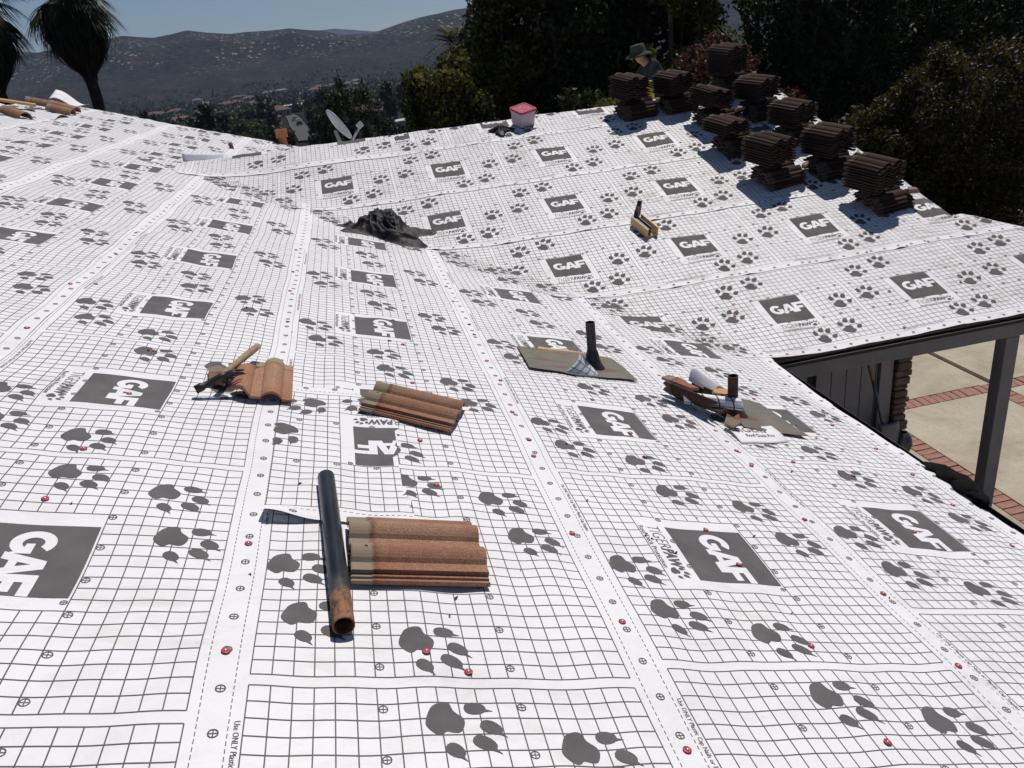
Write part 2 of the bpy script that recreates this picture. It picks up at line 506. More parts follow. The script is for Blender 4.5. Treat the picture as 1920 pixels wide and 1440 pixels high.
def near_sheet(o, r0, rmin, rmax, label, top=False):
    def mapxy(r, t): return near_xy(o + t, r)
    def keep(X, Y, r, t):
        zn = -X * T; zw = wing_z(X, Y)
        inside = (zw - zn) < .025
        return inside & (Y < YN + .03 * wob(t * .6, o)) & (X < .012 + .006 * wob(r * .3, 2.0)) & (X > XRIDGE)
    def lift(r, t):
        return .0012 + .0030 * sstep((t - 17) / 4.5) + .004 * sstep((t - 20.6) / 1.3) * np.clip(wob(r * .21, o), 0, 1)
    rn = -70.0
    A = np.concatenate([np.arange(rmin, min(rn, rmax), 1.0), np.arange(max(rn, rmin), rmax + .01, .5)])
    blocks = []
    for k in range(-14, 3):
        b0 = r0 + PER * k
        if b0 + PER < rmin or b0 > rmax: continue
        nearb = b0 > -75
        blocks.append((.5 if nearb else 1.0, b0 > -110, (lambda bb: (lambda s, t: (s + bb, t)))(b0)))
    t1 = 22.2 if o > 20 else 22.6 if o == -91.0 else 21.85
    return make_sheet(mapxy, keep, lift, rmin, rmax, -.95, t1, A, .5, blocks, M_SHEET, M_INK, label)
NEAR = [(22.6, -29.8, -105, 16, "underlayment sheet along the near eave"), (0.0, 0.0, -128, 16, "underlayment sheet second from the near eave"),
        (-22.6, 1.49, -150, 16, "underlayment sheet under the black pipe"), (-45.1, 3.82, -256, 16, "underlayment sheet under the hammer"),
        (-67.8, 5.4, -256, -20, "underlayment sheet at the left edge"), (-91.0, -1.9, -258, -60, "underlayment sheet just below the main ridge"),
        (-113.2, 7.0, -258, -90, "topmost underlayment sheet under the ridge tiles")]
near_sheets = [near_sheet(*a) for a in NEAR]

def far_keep(o):
    def keep(X, Y, s, t):
        zn = -X * T; zw = wing_z(X, Y); zf = (Y - Y0) * T; zh = (XH - X) * T
        ok = (zn - zw) < .115 + .035 * wob(s * .27, o)
        gable = (Y > 4.72) & (X < XG + .10 + .02 * wob(t * .5, o)) | (Y <= 4.72) & ((zf - zh) < .10) & (X < 3.32)
        return ok & gable & (Y < YR + .12 + .03 * wob(s * .2, 5)) & (X > -6)
    return keep
def far_sheet(o, s0, smin, smax_, label, flip=None, t1=20.9):
    def mapxy(s, t): return far_xy(s, o + t)
    def pk(s): return np.clip(wob(s * .33, o) - .25, 0, 1) ** 2
    def lift(s, t):
        e = sstep((-t + .4) / 2.2)
        return .0014 + (.003 if flip else 0) + .0036 * e + .022 * pk(s) * e * e
    A = np.arange(smin, smax_ + .01, .75)
    blocks = []
    if flip is None:
        for k in range(-7, 9):
            b0 = s0 + PER * k
            if b0 + PER < smin or b0 > smax_: continue
            blocks.append((.5, True, (lambda bb: (lambda s, t: (s + bb, t)))(b0)))
    else:
        S, TT = flip
        for k in range(-5, 6):
            blocks.append((.5, True, (lambda kk: (lambda s, t: (S - s + PER * kk, TT - o - t)))(k)))
    return make_sheet(mapxy, far_keep(o), lift, smin, smax_, -1.95, t1, A, .5, blocks, M_SHEETW, M_INKW, label, dh=.0012)
FARS = [(0.0, 0.0, -45, 92, "underlayment sheet along the wing eave"), (22.33, -6.19, -75, 70, "second underlayment sheet above the wing eave"),
        (44.44, -24.26, -95, 62, "middle underlayment sheet of the wing"), (66.64, -20.18, -104, 62, "underlayment sheet second from the wing ridge")]
far_sheets = [far_sheet(*a) for a in FARS]
far_sheets.append(far_sheet(88.3, -5.4, -41.9, 62, "underlayment sheet along the wing ridge"))
far_sheets.append(far_sheet(88.3, 0, -104, -41.2, "upside-down underlayment sheet at the left end of the wing ridge", flip=(-39.75, 109.3)))

# loose patch laid over the second sheet, its print turned
def patch_sheet():
    V0, R0 = -2.17, -35.25
    def mapxy(v, q): return near_xy(v, q + R0)
    def keep(X, Y, v, q):
        r = q + R0
        right = -13.25 + .35 * np.sin(r * .35) - 3.0 * sstep((-30.5 - r) / 6)
        return (v < right) & (v > -23.4)
    def lift(v, q):
        r = q + R0
        curl = sstep((-18.8 - v) / 3.6) * sstep((r + 15.6) / 2.4)
        return .0045 + .038 * curl + .004 * sstep((v + 15) / 2) + .006 * sstep((r + 15.5) / 2) * (.5 + .5 * np.sin(v * 1.3))
    A = np.arange(-23.4, -12.7, .25)
    blocks = [(.5, True, lambda s, t: (V0 - s, t))]
    return make_sheet(mapxy, keep, lift, 0, 0, -1.6, 21.9, A, .25, blocks, M_SHEET, M_INK, "torn underlayment patch beneath the black pipe, its print turned", name="underlayment_patch")
patch = patch_sheet()

# ------------------------------------------------------------------ red cap nails
def nail_mesh():
    m = MB(); m.lathe([(.0116, 0), (.0118, .0012), (.0106, .0022), (.0062, .0026), (.0052, .0019), (.0001, .0019)], 14)
    return m.mesh("cap_nail")
me_nail = nail_mesh(); me_nail.materials.append(M_NAIL)
mh = MB().lathe([(.0036, .0018), (.0036, .0034), (.0001, .0038)], 8).mesh("nail_head"); mh.materials.append(M_STEEL)
for m_ in (me_nail, mh): m_.shade_smooth()
def cap_nail(p, n):
    o = link("cap_nail", me_nail, None, house)
    tilt = Quaternion((random.uniform(-1, 1), random.uniform(-1, 1), 0), rad(random.uniform(0, 9)))
    o.matrix_local = house_inv @ Matrix.Translation(p) @ (frame(n, (0, 1, 0)) @ tilt.to_matrix()).to_4x4()
    link("nail_head", mh, None, o)
NAILS_N = [(-36.08, -14.28), (-35.79, -21.24), (-23.91, -.69), (-23.85, -10.61), (-13.81, -.97), (-11.74, .37), (-1.69, -13.98), (-1.42, -3.86), (-1.4, 5.69), (11.01, -2.25), (10.75, 5.58), (20.9, -.41), (21.12, -8.23), (20.7, -18.14), (41.33, -16.29), (10.51, -10.99), (9.96, -15.45), (31.68, -17.59), (-35.11, -31.32), (-35.28, -52.97), (-35.24, -41.93), (-46.6, -43.97), (-44.96, -60.52), (-47.06, -58.92), (-23.82, -55.14), (-11.01, -19.8), (-11.51, -27.48), (-10.93, -40.82), (-10.94, -52.85), (-11.48, -61.19), (-12.43, -53.62), (-1.59, -35.38), (-1.3, -29.28), (-1.63, -26.27), (-1.06, -43.96), (-1.41, -50.5), (-1.27, -63.89), (-1.36, -59.45), (10.32, -33.5), (9.71, -27.85), (8.7, -41.19), (20.94, -27.92), (21.07, -31.25), (26.93, -29.94), (41.04, -35.3), (32.64, -27.8), (41.1, -29.34), (41.33, -23.68), (39.36, -41.3), (32.2, -36.54), (-13.44, -71.97), (-46.3, -75), (-24.2, -68), (-24.4, -79), (-46.7, -88), (-35.2, -66), (-35.4, -78), (-57.5, -78), (-57.6, -90), (-58.0, -101.5), (-57.8, -116), (-69, -88), (-69.3, -104), (-2.0, -74), (-1.8, -83), (10.5, -52), (32.5, -48), (41.2, -46), (41.2, -55), (43.2, -8), (32.4, -6), (33.0, 3), (-46.5, -30), (-35.6, -92), (-24.5, -92)]
NAILS_F = [(29.84, 9.36), (37.63, 9.28), (42.43, 8.49), (26.36, .16), (24.35, 8.95), (50.17, 8.48), (45.01, 20.76), (52.58, 20.13), (40.77, 20.75), (33, 20.9), (22, 20.9), (9, 21.0), (-3, 20.7), (12, 9.5), (3, 10.3), (56, 3.2), (-8, 31), (14, 43.2), (25, 43.0), (40, 43.3), (3, 43.4), (-9, 43.1), (-22, 42.7), (-34, 65.3), (-20, 65.1), (-8, 65.4), (4, 65.2), (17, 65.5), (-44, 65.0), (-56, 65.3), (-36, 54), (-12, 55.8), (-62, 87.0), (-48, 87.2), (-35, 87.1), (-22, 87.3), (-6, 87.1), (6, 87.0), (48, 32), (8, 32.5)]
for v, r in NAILS_N: cap_nail(near_pt(v, r, .0072 if (abs((v % 22.6) - 21) < 1.5) else .0046), NN)
for s, t in NAILS_F: cap_nail(far_pt(s, t, .0062), NF)

# ------------------------------------------------------------------ body of the house
def hbuild(mb, name, mat, parent=None, smooth=False, label=None):
    mb.v = [(x, y, z - ZG) for x, y, z in mb.v] if parent is None or parent is house else mb.v
    o = mb.build(name, mat, parent or house, smooth)
    if label: o["label"] = label
    return o
def slab(poly, zf, off, th):
    m = MB(); n = len(poly)
    m.add([(x, y, zf(x, y) - off) for x, y in poly] + [(x, y, zf(x, y) - off - th) for x, y in poly],
          [tuple(range(n)), tuple(range(2 * n - 1, n - 1, -1))] + [(i, n + i, n + (i + 1) % n, (i + 1) % n) for i in range(n)])
    return m
zN = lambda x, y: -x * T
zW = lambda x, y: (y - Y0) * T
zB = lambda x, y: ZR - (y - YR) * T
hbuild(slab([(XRIDGE, -4.5), (-.012, -4.5), (-.012, YN - .02), (XRIDGE, YN - .02)], zN, .026, .045), "roof_deck", M_PLY)
hbuild(slab([(XRIDGE - 7, -4.5), (XRIDGE, -4.5), (XRIDGE, YN - .02), (XRIDGE - 7, YN - .02)], lambda x, y: -XRIDGE * T + (x - XRIDGE) * T, .026, .045), "roof_deck", M_PLY)
hbuild(slab([(-.05, YE + .085), (3.28, YE + .085), (3.28, 4.05), (XG - .06, 4.69), (XG - .06, YR), (-4.85, YR)], zW, .026, .045), "roof_deck", M_PLY)
hbuild(slab([(-4.85, YR), (XG - .06, YR), (XG - .06, YR + 4.4), (-.4, YR + 4.4)], zB, .012, .05), "roof_deck", M_SHEETW)
hbuild(slab([(3.28, 4.1), (3.28, 4.6), (XG + .02, 4.74)], lambda x, y: (XH - x) * T, .02, .045), "roof_deck", M_SHEETW)
# walls, beam, posts of the porch
hbuild(MB().box((-12, -4.2, ZG), (-.55, 12.4, -.05)), "wall", M_SIDE)
hbuild(MB().prism([(-.5, 5.0), (2.38, 5.0), (2.38, 12.2), (-.5, 12.2)], ZG, .25), "wall", M_SIDE)
hbuild(slab([(XG - .14, 4.72), (XG - .04, 4.72), (XG - .04, YR), (XG - .14, YR)], lambda x, y: (y - Y0) * T, .075, .16), "barge_board", M_TRIM)
beam = hbuild(MB().box((-.40, 3.325, -.205), (3.27, 3.40, -.038)), "eave_beam", M_TRIM); bevel(beam, .006)
gap_strip = hbuild(MB().box((-.02, YE + .02, -.062), (3.29, YE + .075, -.036)), "eave_gap_shade", M_GUTTER_SHADE)  # black strip painted in as the shadow gap between sheet edge and beam
for px in (2.105,):
    bevel(hbuild(MB().box((px, 3.327, ZG), (px + .125, 3.44, -.2055)), "porch_post", M_TRIM), .008)
hbuild(MB().box((-.02, -4.2, -.17), (.0, YE - .02, -.035)), "fascia_board", M_GUTTER_SHADE)
gm = MB()
prof = [(.004, -.03), (.004, -.10), (.03, -.125), (.062, -.125), (.078, -.085), (.082, -.028), (.078, -.028), (.072, -.085), (.058, -.117), (.032, -.117), (.012, -.098), (.012, -.03)]
pts = [(x, -4.2, z) for x, z in prof] + [(x, YE - .03, z) for x, z in prof]; n = len(prof)
gm.add(pts, [(i, (i + 1) % n, n + (i + 1) % n, n + i) for i in range(n)] + [tuple(range(n)), tuple(range(2 * n - 1, n - 1, -1))])
hbuild(gm, "gutter", M_GUTTER_SHADE)
# siding boards
x = .62; k = 0
while x < 2.18:
    w = .172
    o = hbuild(MB().box((x + .004, 4.965, ZG + .02), (min(x + w, 2.19) - .004, 4.985, .30)), "siding_board", M_SIDE); bevel(o, .004)
    x += w; k += 1
hbuild(MB().box((.60, 4.985, ZG), (2.2, 4.999, .3)), "wall_panel", M_GUTTER_SHADE)
hbuild(MB().box((1.46, 4.93, ZG + .02), (1.60, 4.962, .3)), "door_trim", M_SIDE)
hbuild(MB().box((1.38, 4.955, ZG + .02), (1.455, 4.962, .3)), "door_gap_shade", M_GUTTER_SHADE)  # solid black strip standing in for the shaded recess beside the trim
hbuild(MB().box((2.20, 4.93, ZG + .02), (2.345, 5.02, .3)), "corner_trim", M_SIDE)
M_STONE = simple("brown_ledge_stone", (.10, .075, .06), (.24, .18, .14), 9, .9, 0, .3, .5, 25, .01)
z = ZG; k = 0
while z < -.95:
    hgt = random.uniform(.055, .11); wx = random.uniform(-.02, .025)
    o = hbuild(MB().box((2.36, 4.90 - random.uniform(0, .04), z + .004), (2.53 + wx, 5.06, z + hgt - .004)), "ledge_stone", M_STONE); bevel(o, .016, 2); z += hgt
# shovel leaning on the siding
shv = empty("shovel", (2.16, 4.72, ZG)); tag(shv, "long-handled shovel with a grey blade leaning on the siding under the porch", "shovel")
M_WOODH = simple("brown_tool_wood", (.17, .075, .04), (.26, .12, .07), 20, .6, 0, .4, .1, 60)
M_IRON = simple("dull_blue_iron", (.10, .12, .16), (.2, .21, .24), 9, .5, .6, .5, .15, 30)
MB().tube([(-.16, .06, .95), (-.27, .15, 1.42)], [.016, .014], 10).build("handle", M_WOODH, shv, True)
MB().tube([(-.04, 0, .46), (-.16, .06, .95)], [.022, .017], 10).build("socket", M_IRON, shv, True)
def blade(u, v):
    a = (u - .5) * 2; wv = .12 * (1 - .15 * v) * (1 if v < .75 else math.sqrt(max(0, 1 - ((v - .75) / .25) ** 2)) * .9 + .1)
    return (a * wv + .02 + .06 * v, -.03 * (1 - a * a) - .02 * v, .46 - v * .40)
bl = MB().grid(blade, 9, 12).build("blade", M_IRON, shv, True)
bl.modifiers.new("t", 'SOLIDIFY').thickness = .006
bag = MB()
def bagf(u, v):
    a = u * 2 * math.pi; r = .10 * math.sin(math.pi * min(1, .06 + v * .94)) ** .6 * (1 + .12 * math.sin(5 * a + 3 * v) + .06 * math.sin(11 * a))
    return (r * math.cos(a), r * .8 * math.sin(a), .30 * (1 - v))
bo = bag.grid(bagf, 28, 14).build("plastic_bag", simple("blue_grey_plastic", (.05, .06, .085), (.10, .115, .15), 12, .4, 0, .5, .3, 20, .02), None, True)
bo.location = (2.38, 4.72, ZG); tag(bo, "blue-grey crumpled plastic bag at the foot of the stone wall end", "bag")
# black felt scrap hanging over the gutter
def scrapf(u, v):
    y = 1.19 + .40 * u; e = math.sin(math.pi * min(1, max(0, u * .95 + .03))) ** .45
    return (-.015 + .15 * v * e + .012 * math.sin(17 * u), y + .03 * math.sin(9 * v + 4 * u), .028 + .045 * math.sin(math.pi * v) * e - .05 * v * v + .006 * math.sin(19 * u + 2 * v))
sc_ = MB().grid(scrapf, 30, 12).build("felt_scrap", simple("dull_black_felt", (.010, .010, .010), (.016, .015, .015), 20, 1.0, 0, .05), None, True)
sc_.modifiers.new("t", 'SOLIDIFY').thickness = .004
tag(sc_, "crumpled black felt scrap hanging over the near gutter", "felt scrap")

# ------------------------------------------------------------------ courtyard
M_CONC = (lambda t: (t.bump(t.noise(60, 5, .65, t.coord("Object")), .25, .006), t.set(t.mix(t.ramp(t.noise(26, 6, .7, t.coord("Object")), [(.5, (0, 0, 0)), (.8, (.5, .5, .5))]), t.ramp(t.noise(1.1, 8, .72, t.coord("Object"), .9), [(.30, (.31, .265, .195)), (.5, (.42, .37, .285)), (.72, (.50, .455, .365))]), (.19, .17, .13)), .9, 0, .25))[1])(NT("stained_concrete"))
M_BRICK = (lambda t: (t.bump(t.noise(70, 4, .6, t.coord("Object")), .4, .004), t.set(t.ramp(t.noise(5, 6, .7, t.coord("Object")), [(.25, (.22, .10, .075)), (.55, (.34, .185, .145)), (.8, (.44, .30, .25))]), .9, 0, .25))[1])(NT("worn_red_brick"))
court = MB().box((-.6, -6, ZG - .25), (14, 12.9, ZG - .045)).build("courtyard", M_CONC); tag(court, None, None, None, "structure")
SL = []
bx2 = (2.58, 2.785); bx3 = (4.30, 4.50); by1 = (5.64, 5.845)
for xa, xb in ((-.5, bx2[0]), (bx2[1], bx3[0]), (bx3[1], 9.0)):
    for ya, yb in ((-5.5, 2.5), (2.5, by1[0]), (by1[1], 8.35), (8.35, 12.7)):
        SL.append((xa, xb, ya, yb))
for xa, xb, ya, yb in SL:
    o = MB().box((xa + .004, ya + .004, ZG - .05), (xb - .004, yb - .004, ZG)).build("concrete_slab", M_CONC, court); bevel(o, .006)
brick_me = MB().box((-.097, -.046, -.05), (.097, .046, 0)).mesh("brick"); brick_me.materials.append(M_BRICK)
def brick(x, y, a):
    o = link("brick", brick_me, None, court); o.location = (x + random.uniform(-.003, .003), y + random.uniform(-.003, .003), ZG + random.uniform(-.004, .003))
    o.rotation_euler = (random.uniform(-.015, .015), random.uniform(-.015, .015), a + random.uniform(-.02, .02))
    bevel(o, .006, 2)
y = 1.6
while y < by1[0] - .03:
    brick(sum(bx2) / 2, y, 0); brick(sum(bx3) / 2, y, 0); y += .1005
x = 2.62
while x < 9:
    brick(x, sum(by1) / 2, rad(90)); x += .1005

# ------------------------------------------------------------------ roof tiles
def tile_profile():
    top = [(0, .006), (.004, .013), (.012, .013), (.015, .007), (.021, .007), (.024, .014), (.034, .014), (.036, .008), (.038, .029), (.074, .029)]
    for b in (.076, .206):
        for k in range(11):
            u = k / 10; top.append((b + .092 * u, .029 + .030 * math.sin(math.pi * u) ** .7))
        if b < .1: top += [(.172, .029), (.202, .029)]
    top += [(.304, .026), (.340, .026)]
    return top
TP = tile_profile()
TL = .43
def tile_mesh(name, jag=None, xs=None, rnd=0):
    r = random.Random(rnd)
    xs = xs or [0, .004, .062, .066, .16, .26, .36, .426, TL]
    n = len(TP); vs = []; fs = []
    for i, x in enumerate(xs):
        e = .003 if i in (0, len(xs) - 1) else 0
        y0 = jag(x) if jag else 0
        for sgn in (0, 1):
            for y, z in TP:
                yy = max(y, y0); zz = z
                if jag and y < y0: zz = np.interp(y0, [p[0] for p in TP], [p[1] for p in TP])
                hd = -.0025 if x < .064 else 0
                vs.append((x, yy, zz + hd - e if sgn == 0 else max(.001, zz - .0145)))
    W = 2 * n
    for i in range(len(xs) - 1):
        a, b = i * W, (i + 1) * W
        for k in range(n - 1):
            fs.append((a + k, b + k, b + k + 1, a + k + 1)); fs.append((a + n + k + 1, b + n + k + 1, b + n + k, a + n + k))
        fs.append((a, a + n, b + n, b)); fs.append((a + n - 1, b + n - 1, b + W - 1, a + W - 1))
    for a, fl in ((0, 0), ((len(xs) - 1) * W, 1)):
        for k in range(n - 1):
            q = (a + k, a + k + 1, a + n + k + 1, a + n + k); fs.append(q[::-1] if fl else q)
    me = bpy.data.meshes.new(name); me.from_pydata(vs, [], fs); me.update()
    return me
def tile_material(name, A, B, Cc, head, sand=.5):
    t = NT(name); co = t.coord("Object")
    oi = t.n.new("ShaderNodeObjectInfo")
    col = t.ramp(t.noise(3.4, 5, .62, co, .3), [(.30, A), (.52, B), (.72, Cc)])
    st = t.noise(1.0, 4, .6, t.coord("Object", (1.5, 42, 12)))
    col = t.mix(t.ramp(st, [(.45, (0, 0, 0)), (.75, (.55, .55, .55))]), col, tuple(c * .72 for c in B))
    g = t.noise(230, 3, .7, co)
    col = t.mix(sand * .7, col, t.ramp(g, [(.34, (.30, .28, .27)), (.48, (.85, .85, .85)), (.58, (1.1, 1.1, 1.1)), (.70, (2.2, 2.1, 2.0))]), 'MULTIPLY')
    sx = t.n.new("ShaderNodeSeparateXYZ"); t.link(co, sx.inputs[0])
    hm = t.ramp(t.math('ADD', sx.outputs[0], t.math('MULTIPLY', t.noise(30, 3, .6, co), .02)), [(.070, (1, 1, 1)), (.082, (0, 0, 0))])
    sc2 = t.ramp(t.math('ADD', sx.outputs[0], t.math('MULTIPLY', t.noise(22, 4, .7, co), .04)), [(.078, (0, 0, 0)), (.088, (.75, .75, .75)), (.112, (0, 0, 0))])
    col = t.mix(sc2, col, tuple(c * .38 for c in A))
    col = t.mix(hm, col, head)
    # every tile weathered a little differently
    v = t.ramp(oi.outputs["Random"], [(0, (.72, .74, .78)), (1, (1.22, 1.16, 1.1))])
    col = t.mix(1.0, col, v, 'MULTIPLY')
    t.bump(g, .5, .002)
    return t.set(col, .92, 0, .18)
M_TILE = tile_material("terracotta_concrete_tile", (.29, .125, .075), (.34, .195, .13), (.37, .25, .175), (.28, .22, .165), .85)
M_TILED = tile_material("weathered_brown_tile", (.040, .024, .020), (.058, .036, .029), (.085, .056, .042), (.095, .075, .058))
M_HOLE = simple("dark_nail_hole", (.008, .007, .006))
me_tile = tile_mesh("roof_tile"); me_tile.materials.append(M_TILE)
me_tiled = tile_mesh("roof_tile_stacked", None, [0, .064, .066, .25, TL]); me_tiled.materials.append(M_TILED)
def nailhole(parent, x, y, z):
    MB().lathe([(.0052, -.004), (.0052, .0006), (.0001, .0006)], 10, Matrix.Translation((x, y, z))).build("nail_hole", M_HOLE, parent)
def place(o, p, R3): o.matrix_world = Matrix.Translation(p) @ R3.to_4x4(); return o
def pl_pt(x, y, h): return Vector((x, y, float(H(x, y)))) + NN * h
t1 = place(link("roof_tile", me_tile), pl_pt(-3.008, .322, .016), frame(NN, (1, .03, -T)))
tag(t1, "terracotta roof tile with a nail hole lying against the black pipe in the foreground", "roof tile"); nailhole(t1, .046, .122, .0562)
t2 = place(link("roof_tile", me_tile), pl_pt(-2.955, 1.612, .018), frame(NN, (.39, -.150, -.39 * T)))
tag(t2, "terracotta roof tile lying slantwise just above the torn patch", "roof tile"); nailhole(t2, .046, .122, .0562)
def jag(x): return .085 + .03 * math.sin(x * 31) + .022 * math.sin(x * 77 + 1) + (.07 if x < .12 else 0) + .05 * max(0, (x - .3) / .13)
xs = [0, .02, .045, .06, .09, .115, .14, .17, .2, .23, .255, .28, .31, .34, .37, .40, TL]
me_brk = tile_mesh("broken_tile", jag, xs, 3); me_brk.materials.append(M_TILE)
t3 = place(link("broken_roof_tile", me_brk), pl_pt(-3.565, 2.03, .014), frame(NN, (.03, -1, 0)))
tag(t3, "broken terracotta roof tile with a jagged left side under the hammer", "broken tile")
frag = MB().prism([(0, 0), (.16, -.02), (.21, .03), (.13, .05), (.15, .085), (.05, .075), (-.01, .05)], 0, .016)
f1 = place(frag.build("tile_fragment", M_TILE), pl_pt(-3.60, 1.93, .012), frame(NN + Vector((-.15, 0, 0)), (.3, -1, 0)))
tag(f1, "splintered terracotta shard beside the hammer head", "tile shard")

# black pipe
def pipe_mat():
    t = NT("black_abs_pipe_with_rust"); co = t.coord("Object")
    sx = t.n.new("ShaderNodeSeparateXYZ"); t.link(co, sx.inputs[0])
    zz = t.math('ADD', sx.outputs[2], t.math('MULTIPLY', t.noise(16, 5, .7, co), .16))
    nz = t.noise(34, 6, .75, t.coord("Object", (1, 1, .5)), .8)
    blk = t.ramp(t.noise(9, 5, .65, t.coord("Object", (1, 1, .3))), [(.38, (.009, .010, .013)), (.55, (.022, .025, .032)), (.66, (.075, .068, .06)), (.8, (.16, .14, .12))])
    rust = t.ramp(nz, [(.42, (.022, .016, .014)), (.50, (.30, .11, .04)), (.7, (.46, .20, .085))])
    col = t.mix(t.ramp(zz, [(.20, (1, 1, 1)), (.225, (0, 0, 0))]), blk, rust)
    dust = t.ramp(zz, [(.22, (.6, .6, .6)), (.30, (0, 0, 0))]); col = t.mix(t.math('MULTIPLY', dust, .6), col, (.10, .085, .07))
    t.bump(nz, .12, .002)
    return t.set(col, t.ramp(zz, [(.20, (.85, .85, .85)), (.26, (.34, .34, .34))]), 0, .5)
def hollow(L, ro, ri, n=32):
    m = MB(); m.lathe([(ro, 0), (ro, L * .15), (ro, L * .5), (ro, L), (ri, L), (ri, 0), (ro, 0)], n); return m
pa = near_pt(-18.22, -2.1, .036); pb = near_pt(-19.32, -18.4, .038)
pp = hollow((pb - pa).length, .0305, .0265).build("black_pipe", pipe_mat(), None, True)
place(pp, pa, frame(pb - pa, (1, 0, 0))); pp.modifiers.new("e", 'EDGE_SPLIT').split_angle = rad(50)
tag(pp, "black plastic pipe with a rust-stained end lying across the torn patch", "pipe")

# hammer
ham = empty("hammer", near_pt(-29.6, -32.6, .05)); tag(ham, "worn claw hammer with a wooden handle resting on the broken tile", "hammer")
M_HW = simple("weathered_handle_wood", (.26, .185, .11), (.38, .28, .18), 30, .8, 0, .3, .25, 90, .003, "Object", (1, 1, .2))
M_HI = simple("dark_hammer_iron", (.022, .021, .022), (.05, .045, .04), 20, .5, .5, .5, .2, 50)
ha = Vector((.055, .03, .012)); hb = Vector((.175, .50, -.025))
MB().tube([ha, ha.lerp(hb, .25), ha.lerp(hb, .6), ha.lerp(hb, .9), hb], [.013, .0135, .0165, .0175, .016], 14).build("handle", M_HW, ham, True)
hd = Vector((.98, .28, .02)).normalized()
MB().tube([(-.035, -.02, -.002), (-.005, -.010, .004), (.0, -.009, .005), (.035, .003, .014), (.075, .014, .024), (.10, .022, .028)], [.0185, .0185, .0145, .0150, .0165, .014], 14).build("head", M_HI, ham, True)
for sx in (-1, 1):
    MB().tube([(.095, .020 + .006 * sx, .028), (.13, .034 + .013 * sx, .030), (.165, .050 + .017 * sx, .018)], [.0095, .007, .003], 8).build("claw", M_HI, ham, True)

# ------------------------------------------------------------------ vents
M_GALV = (lambda t: (t.bump(t.noise(14, 4, .6, t.coord("Object")), .2, .004), t.set(t.ramp(t.noise(2.6, 6, .68, t.coord("Object", (1, 4.5, 1)), .7), [(.28, (.12, .125, .115)), (.50, (.17, .155, .13)), (.60, (.16, .095, .055)), (.74, (.11, .055, .03))]), .55, .25, .4))[1])(NT("rusty_galvanised_sheet"))
M_VB = simple("matt_black_vent_paint", (.012, .013, .016), (.025, .025, .028), 14, .45, 0, .5, .1, 40)
M_VR = simple("rusted_black_iron", (.018, .016, .016), (.11, .05, .03), 16, .7, .2, .4, .3, 40)
M_FRESH = simple("fresh_split_wood", (.50, .27, .11), (.62, .37, .17), 26, .75, 0, .3, .2, 80, .003, "Object", (1, 6, 1))
def plate(name, cs, h, mat, parent, bend=.004, n=12):
    c = [near_pt(v, r, 0) for v, r in cs]
    def fn(u, v):
        p = c[0].lerp(c[1], u).lerp(c[3].lerp(c[2], u), v); return Vector((p.x, p.y, float(H(p.x, p.y)))) + NN * (h + bend * math.sin(5 * u + 2) * math.sin(3 * v + 1) + bend)
    m = MB().grid(fn, n, n)
    if parent is not None:
        inv = parent.matrix_world.inverted(); m.v = [tuple(inv @ Vector(q)) for q in m.v]
    o = m.build(name, mat, parent); o.modifiers.new("t", 'SOLIDIFY').thickness = -.002
    return o
def vent(v, r, hgt, flare, mat, label):
    e = empty("vent_pipe", near_pt(v, r, .008)); tag(e, label, "vent pipe")
    m = MB().lathe([(.029, .04), (.029, hgt), (.0245, hgt), (.0245, .05)], 28).build("pipe", mat, e, True); m.modifiers.new("e", 'EDGE_SPLIT').split_angle = rad(45)
    w = .074 if flare else .06; fm = MB()
    for k, (rr, z) in enumerate([(w * 1.25, -.012), (w, .008), (w * .72, .05), (.036, .095), (.0305, .11)]):
        pass
    fm.lathe([(w * 1.25, -.02), (w, .006), (w * .74, .05), (.037, .095), (.0305, .112)], 24).build("boot", mat, e, True)
    return e
v1 = vent(12.3, -51.9, .292, False, M_VB, "black vent pipe standing on a wide rusty flashing plate")
plate("flashing", [(3.3, -48.7), (16.9, -48.6), (16.1, -55.9), (3.6, -56.7)], .010, M_GALV, v1)
plate("bare_deck_strip", [(6.0, -56.2), (15.9, -55.3), (15.6, -56.8), (6.9, -58.2)], .004, M_FRESH, v1, .001)
v2 = vent(25.9, -41.2, .25, True, M_VR, "rust-streaked vent pipe standing among torn underlayment and broken tile")
plate("flashing", [(25.2, -37.4), (32.8, -36.4), (31.9, -45.6), (26.4, -46.0)], .012, M_GALV, v2, .007)
# torn flaps round the vents
def flap(name, fn, nu, nv, mat, label, lines=True, print_fn=None, cat="underlayment scrap"):
    o = MB().grid(fn, nu, nv).build(name, mat, None, True); o.modifiers.new("t", 'SOLIDIFY').thickness = .0012
    tag(o, label, cat)
    if lines:
        m = MB()
        def strip(f, k, w):
            base = len(m.v)
            for i in range(13):
                for d in (-w, w):
                    m.v.append(tuple(f(i / 12, d)))
            for i in range(12): m.f.append((base + 2 * i, base + 2 * i + 2, base + 2 * i + 3, base + 2 * i + 1))
        def off(u, v):
            p = Vector(fn(u, v)); a = Vector(fn(min(1, u + .01), v)) - Vector(fn(max(0, u - .01), v)); b = Vector(fn(u, min(1, v + .01))) - Vector(fn(u, max(0, v - .01)))
            n = a.cross(b).normalized(); return p + n * .0014, p - n * .0026
        for side in (0, 1):
            for k in (.2, .45, .7, .93): strip(lambda q, d, k=k: off(k + d, q)[side], k, .010)
            for k in (.12, .36, .6, .84): strip(lambda q, d, k=k: off(q, k + d)[side], k, .012)
        g = m.build("grid_print", M_INK, o)
    return o
fb = near_pt(8.7, -49.0, .006)
